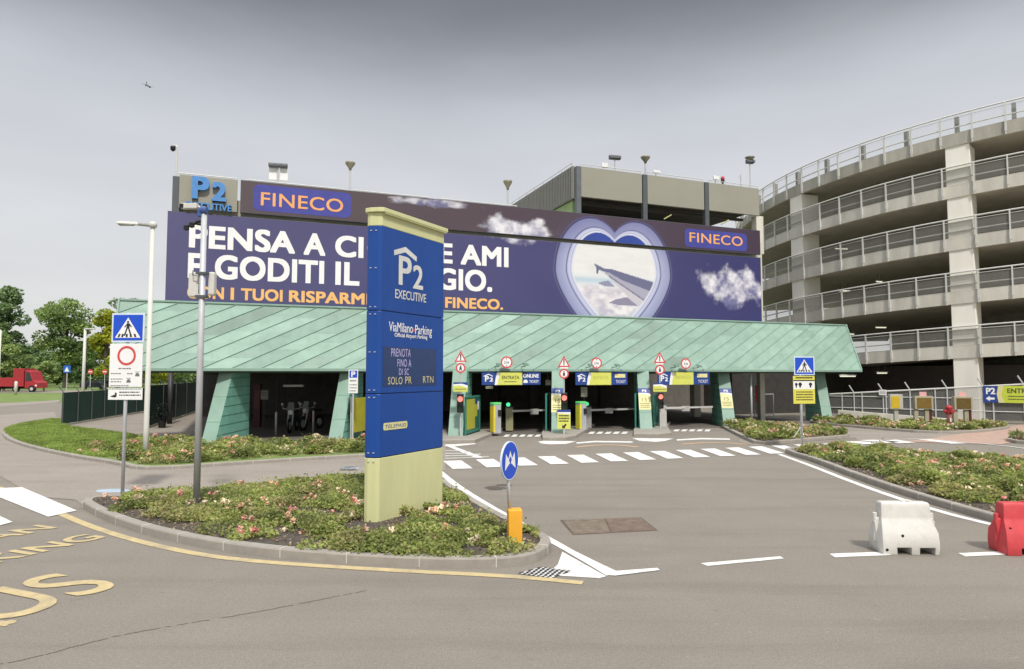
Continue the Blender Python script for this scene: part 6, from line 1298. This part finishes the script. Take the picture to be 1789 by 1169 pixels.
for px in (-20, 5, 38, 66):
    b = MB(); b.tube([(x_(px), -1.12, .45), (x_(px), -.80, .45)], .45, 20); t = b.build('wheel', black, r); b = MB(); b.tube([(x_(px), -1.14, .45), (x_(px), -1.121, .45)], .22, 14); b.build('rim', steel, t)
b = MB(); b.box(x_(-38), x_(60), -.5, .5, .45, .74); b.build('chassis', black, r)
# far lamps
def far_lamp(px, pyt, Y, label, arm): x = AT(px, pyt, Y)[0]; z = AT(px, pyt, Y)[2]; k = Y / FPX; r = thing('street_lamp', label, 'street lamp', (x, Y, 0)); b = MB(); b.tube([(0, 0, 0), (0, 0, z)], .12, 10, 0, .09); b.build('pole', off_w, r, True); b = MB(); b.box(0, arm * k, -.1, .1, z - .03, z + .06); b.build('lamp_head', steel_l, r, bevel=.02); b = MB(); b.box(-.5, 0, -.06, .06, z - .85, z - .75); b.build('bracket', steel_l, r)
far_lamp(149, 575, 48, 'cream far lamp post with a short head beyond the green screen', 17); far_lamp(1.0, 577, 60, 'far lamp post at the left edge', -14)
x, y, z = AT(117, 645, 84); r = thing('road_sign', 'small blue square sign under the large round tree', 'road sign', (x, y, 0)); b = MB(); b.tube([(0, .05, 0), (0, .05, z + .4)], .05, 7); b.build('post', steel, r); b = MB(); b.box(-.45, .45, -.02, .02, z - .45, z + .45); t = b.build('panel', mat('far_blue', (.02, .12, .50), .4), r); b = MB(); b.flat([(-.3, z - .3), (.3, z - .3), (0, z + .3)], -.024); b.build('white_triangle', white_s, t)
for px, lab in ((158, 'left far red and white no entry disc behind the screen'), (183, 'right far red and white no entry disc behind the screen')):
    x, y, z = AT(px, 649.5, 86); r = thing('no_entry_sign', lab, 'road sign', (x, y, 0)); b = MB(); b.tube([(0, .04, 0), (0, .04, z)], .04, 7); b.build('post', steel, r); b = MB(); b.disc(0, z, .32, -.02, 0, 24, .03); t = b.build('disc', red_s, r); b = MB(); b.rect(-.24, .24, z - .06, z + .06, -.024); b.build('white_bar', white_s, t)
def far_car(px, Y, label, c):
    x = AT(px, 660, Y)[0]; r = thing('parked_car', label, 'car', (x, Y, 0), 0, 'far parked cars'); m = mat('car_' + label.split()[1], c, .3, .2); b = MB(); b.prism([(-2.1, .35), (2.1, .35), (2.15, .75), (1.4, .92), (-2.0, .95), (-2.15, .7)], -.85, .85); b.build('body', m, r, bevel=.06); b = MB(); b.prism([(-1.7, .951), (1.2, .93), (.5, 1.42), (-1.1, 1.45)], -.72, .72); b.build('cabin', MATS['dark_glass'], r, bevel=.05)
    for q in (-1.3, 1.35): b = MB(); b.tube([(q, -.87, .32), (q, -.62, .32)], .32, 16); b.build('wheel', black, r)
far_car(168, 108, 'far dark parked car under the yellow tree', (.02, .025, .035)); far_car(196, 110, 'far grey parked car right of the dark one', (.16, .17, .18))
b = MB(); x, y, _ = AT(28, 672, 80); b.lathe([(.16, 0), (.16, 1.5), (.08, 1.6)], 10); o = b.build('marker_post', off_w, None, True); o.location = (x, y, 0); tag(o, 'short cream marker post before the red truck', 'post')
# airliner climbing away in the sky
Y = 1500.0; p = AT(258.5, 150, Y); k = Y / FPX; r = thing('airplane', 'small dark airliner climbing in the grey sky', 'airplane', p); L_a = 17 * k; al = mat('airliner_grey', (.13, .14, .16), .5); r.rotation_euler = (R(0), R(28), R(-38)); b = MB()
b.tube([(-L_a * .5, 0, 0), (-L_a * .40, 0, 0), (L_a * .35, 0, 0), (L_a * .46, 0, -.2), (L_a * .5, 0, -.3)], 2.0, 12); b.build('fuselage', al, r, True); b = MB()
for s_ in (-1, 1): b.hexa([(3, 0, -.8), (-3, 0, -.8), (-6.5, s_ * 15, .8), (-4.5, s_ * 15, .8)], [(3, 0, -.4), (-3, 0, -.4), (-6.5, s_ * 15, 1.0), (-4.5, s_ * 15, 1.0)])
b.build('wings', al, r); b = MB(); t = -L_a * .5; b.hexa([(t + 5, -.2, 1), (t, -.2, 1), (t - 2.5, -.2, 8), (t - .3, -.2, 8)], [(t + 5, .2, 1), (t, .2, 1), (t - 2.5, .2, 8), (t - .3, .2, 8)]); b.build('tail_fin', al, r); b = MB()
for s_ in (-1, 1): b.hexa([(t + 4, 0, .6), (t + 1, 0, .6), (t - 1, s_ * 6, 1), (t + .5, s_ * 6, 1)], [(t + 4, 0, .9), (t + 1, 0, .9), (t - 1, s_ * 6, 1.2), (t + .5, s_ * 6, 1.2)])
b.build('tailplane', al, r); b = MB()
for s_ in (-1, 1): b.tube([(3, s_ * 5.2, -1.4), (-.5, s_ * 5.2, -1.4)], 1.0, 10)
b.build('engines', al, r)
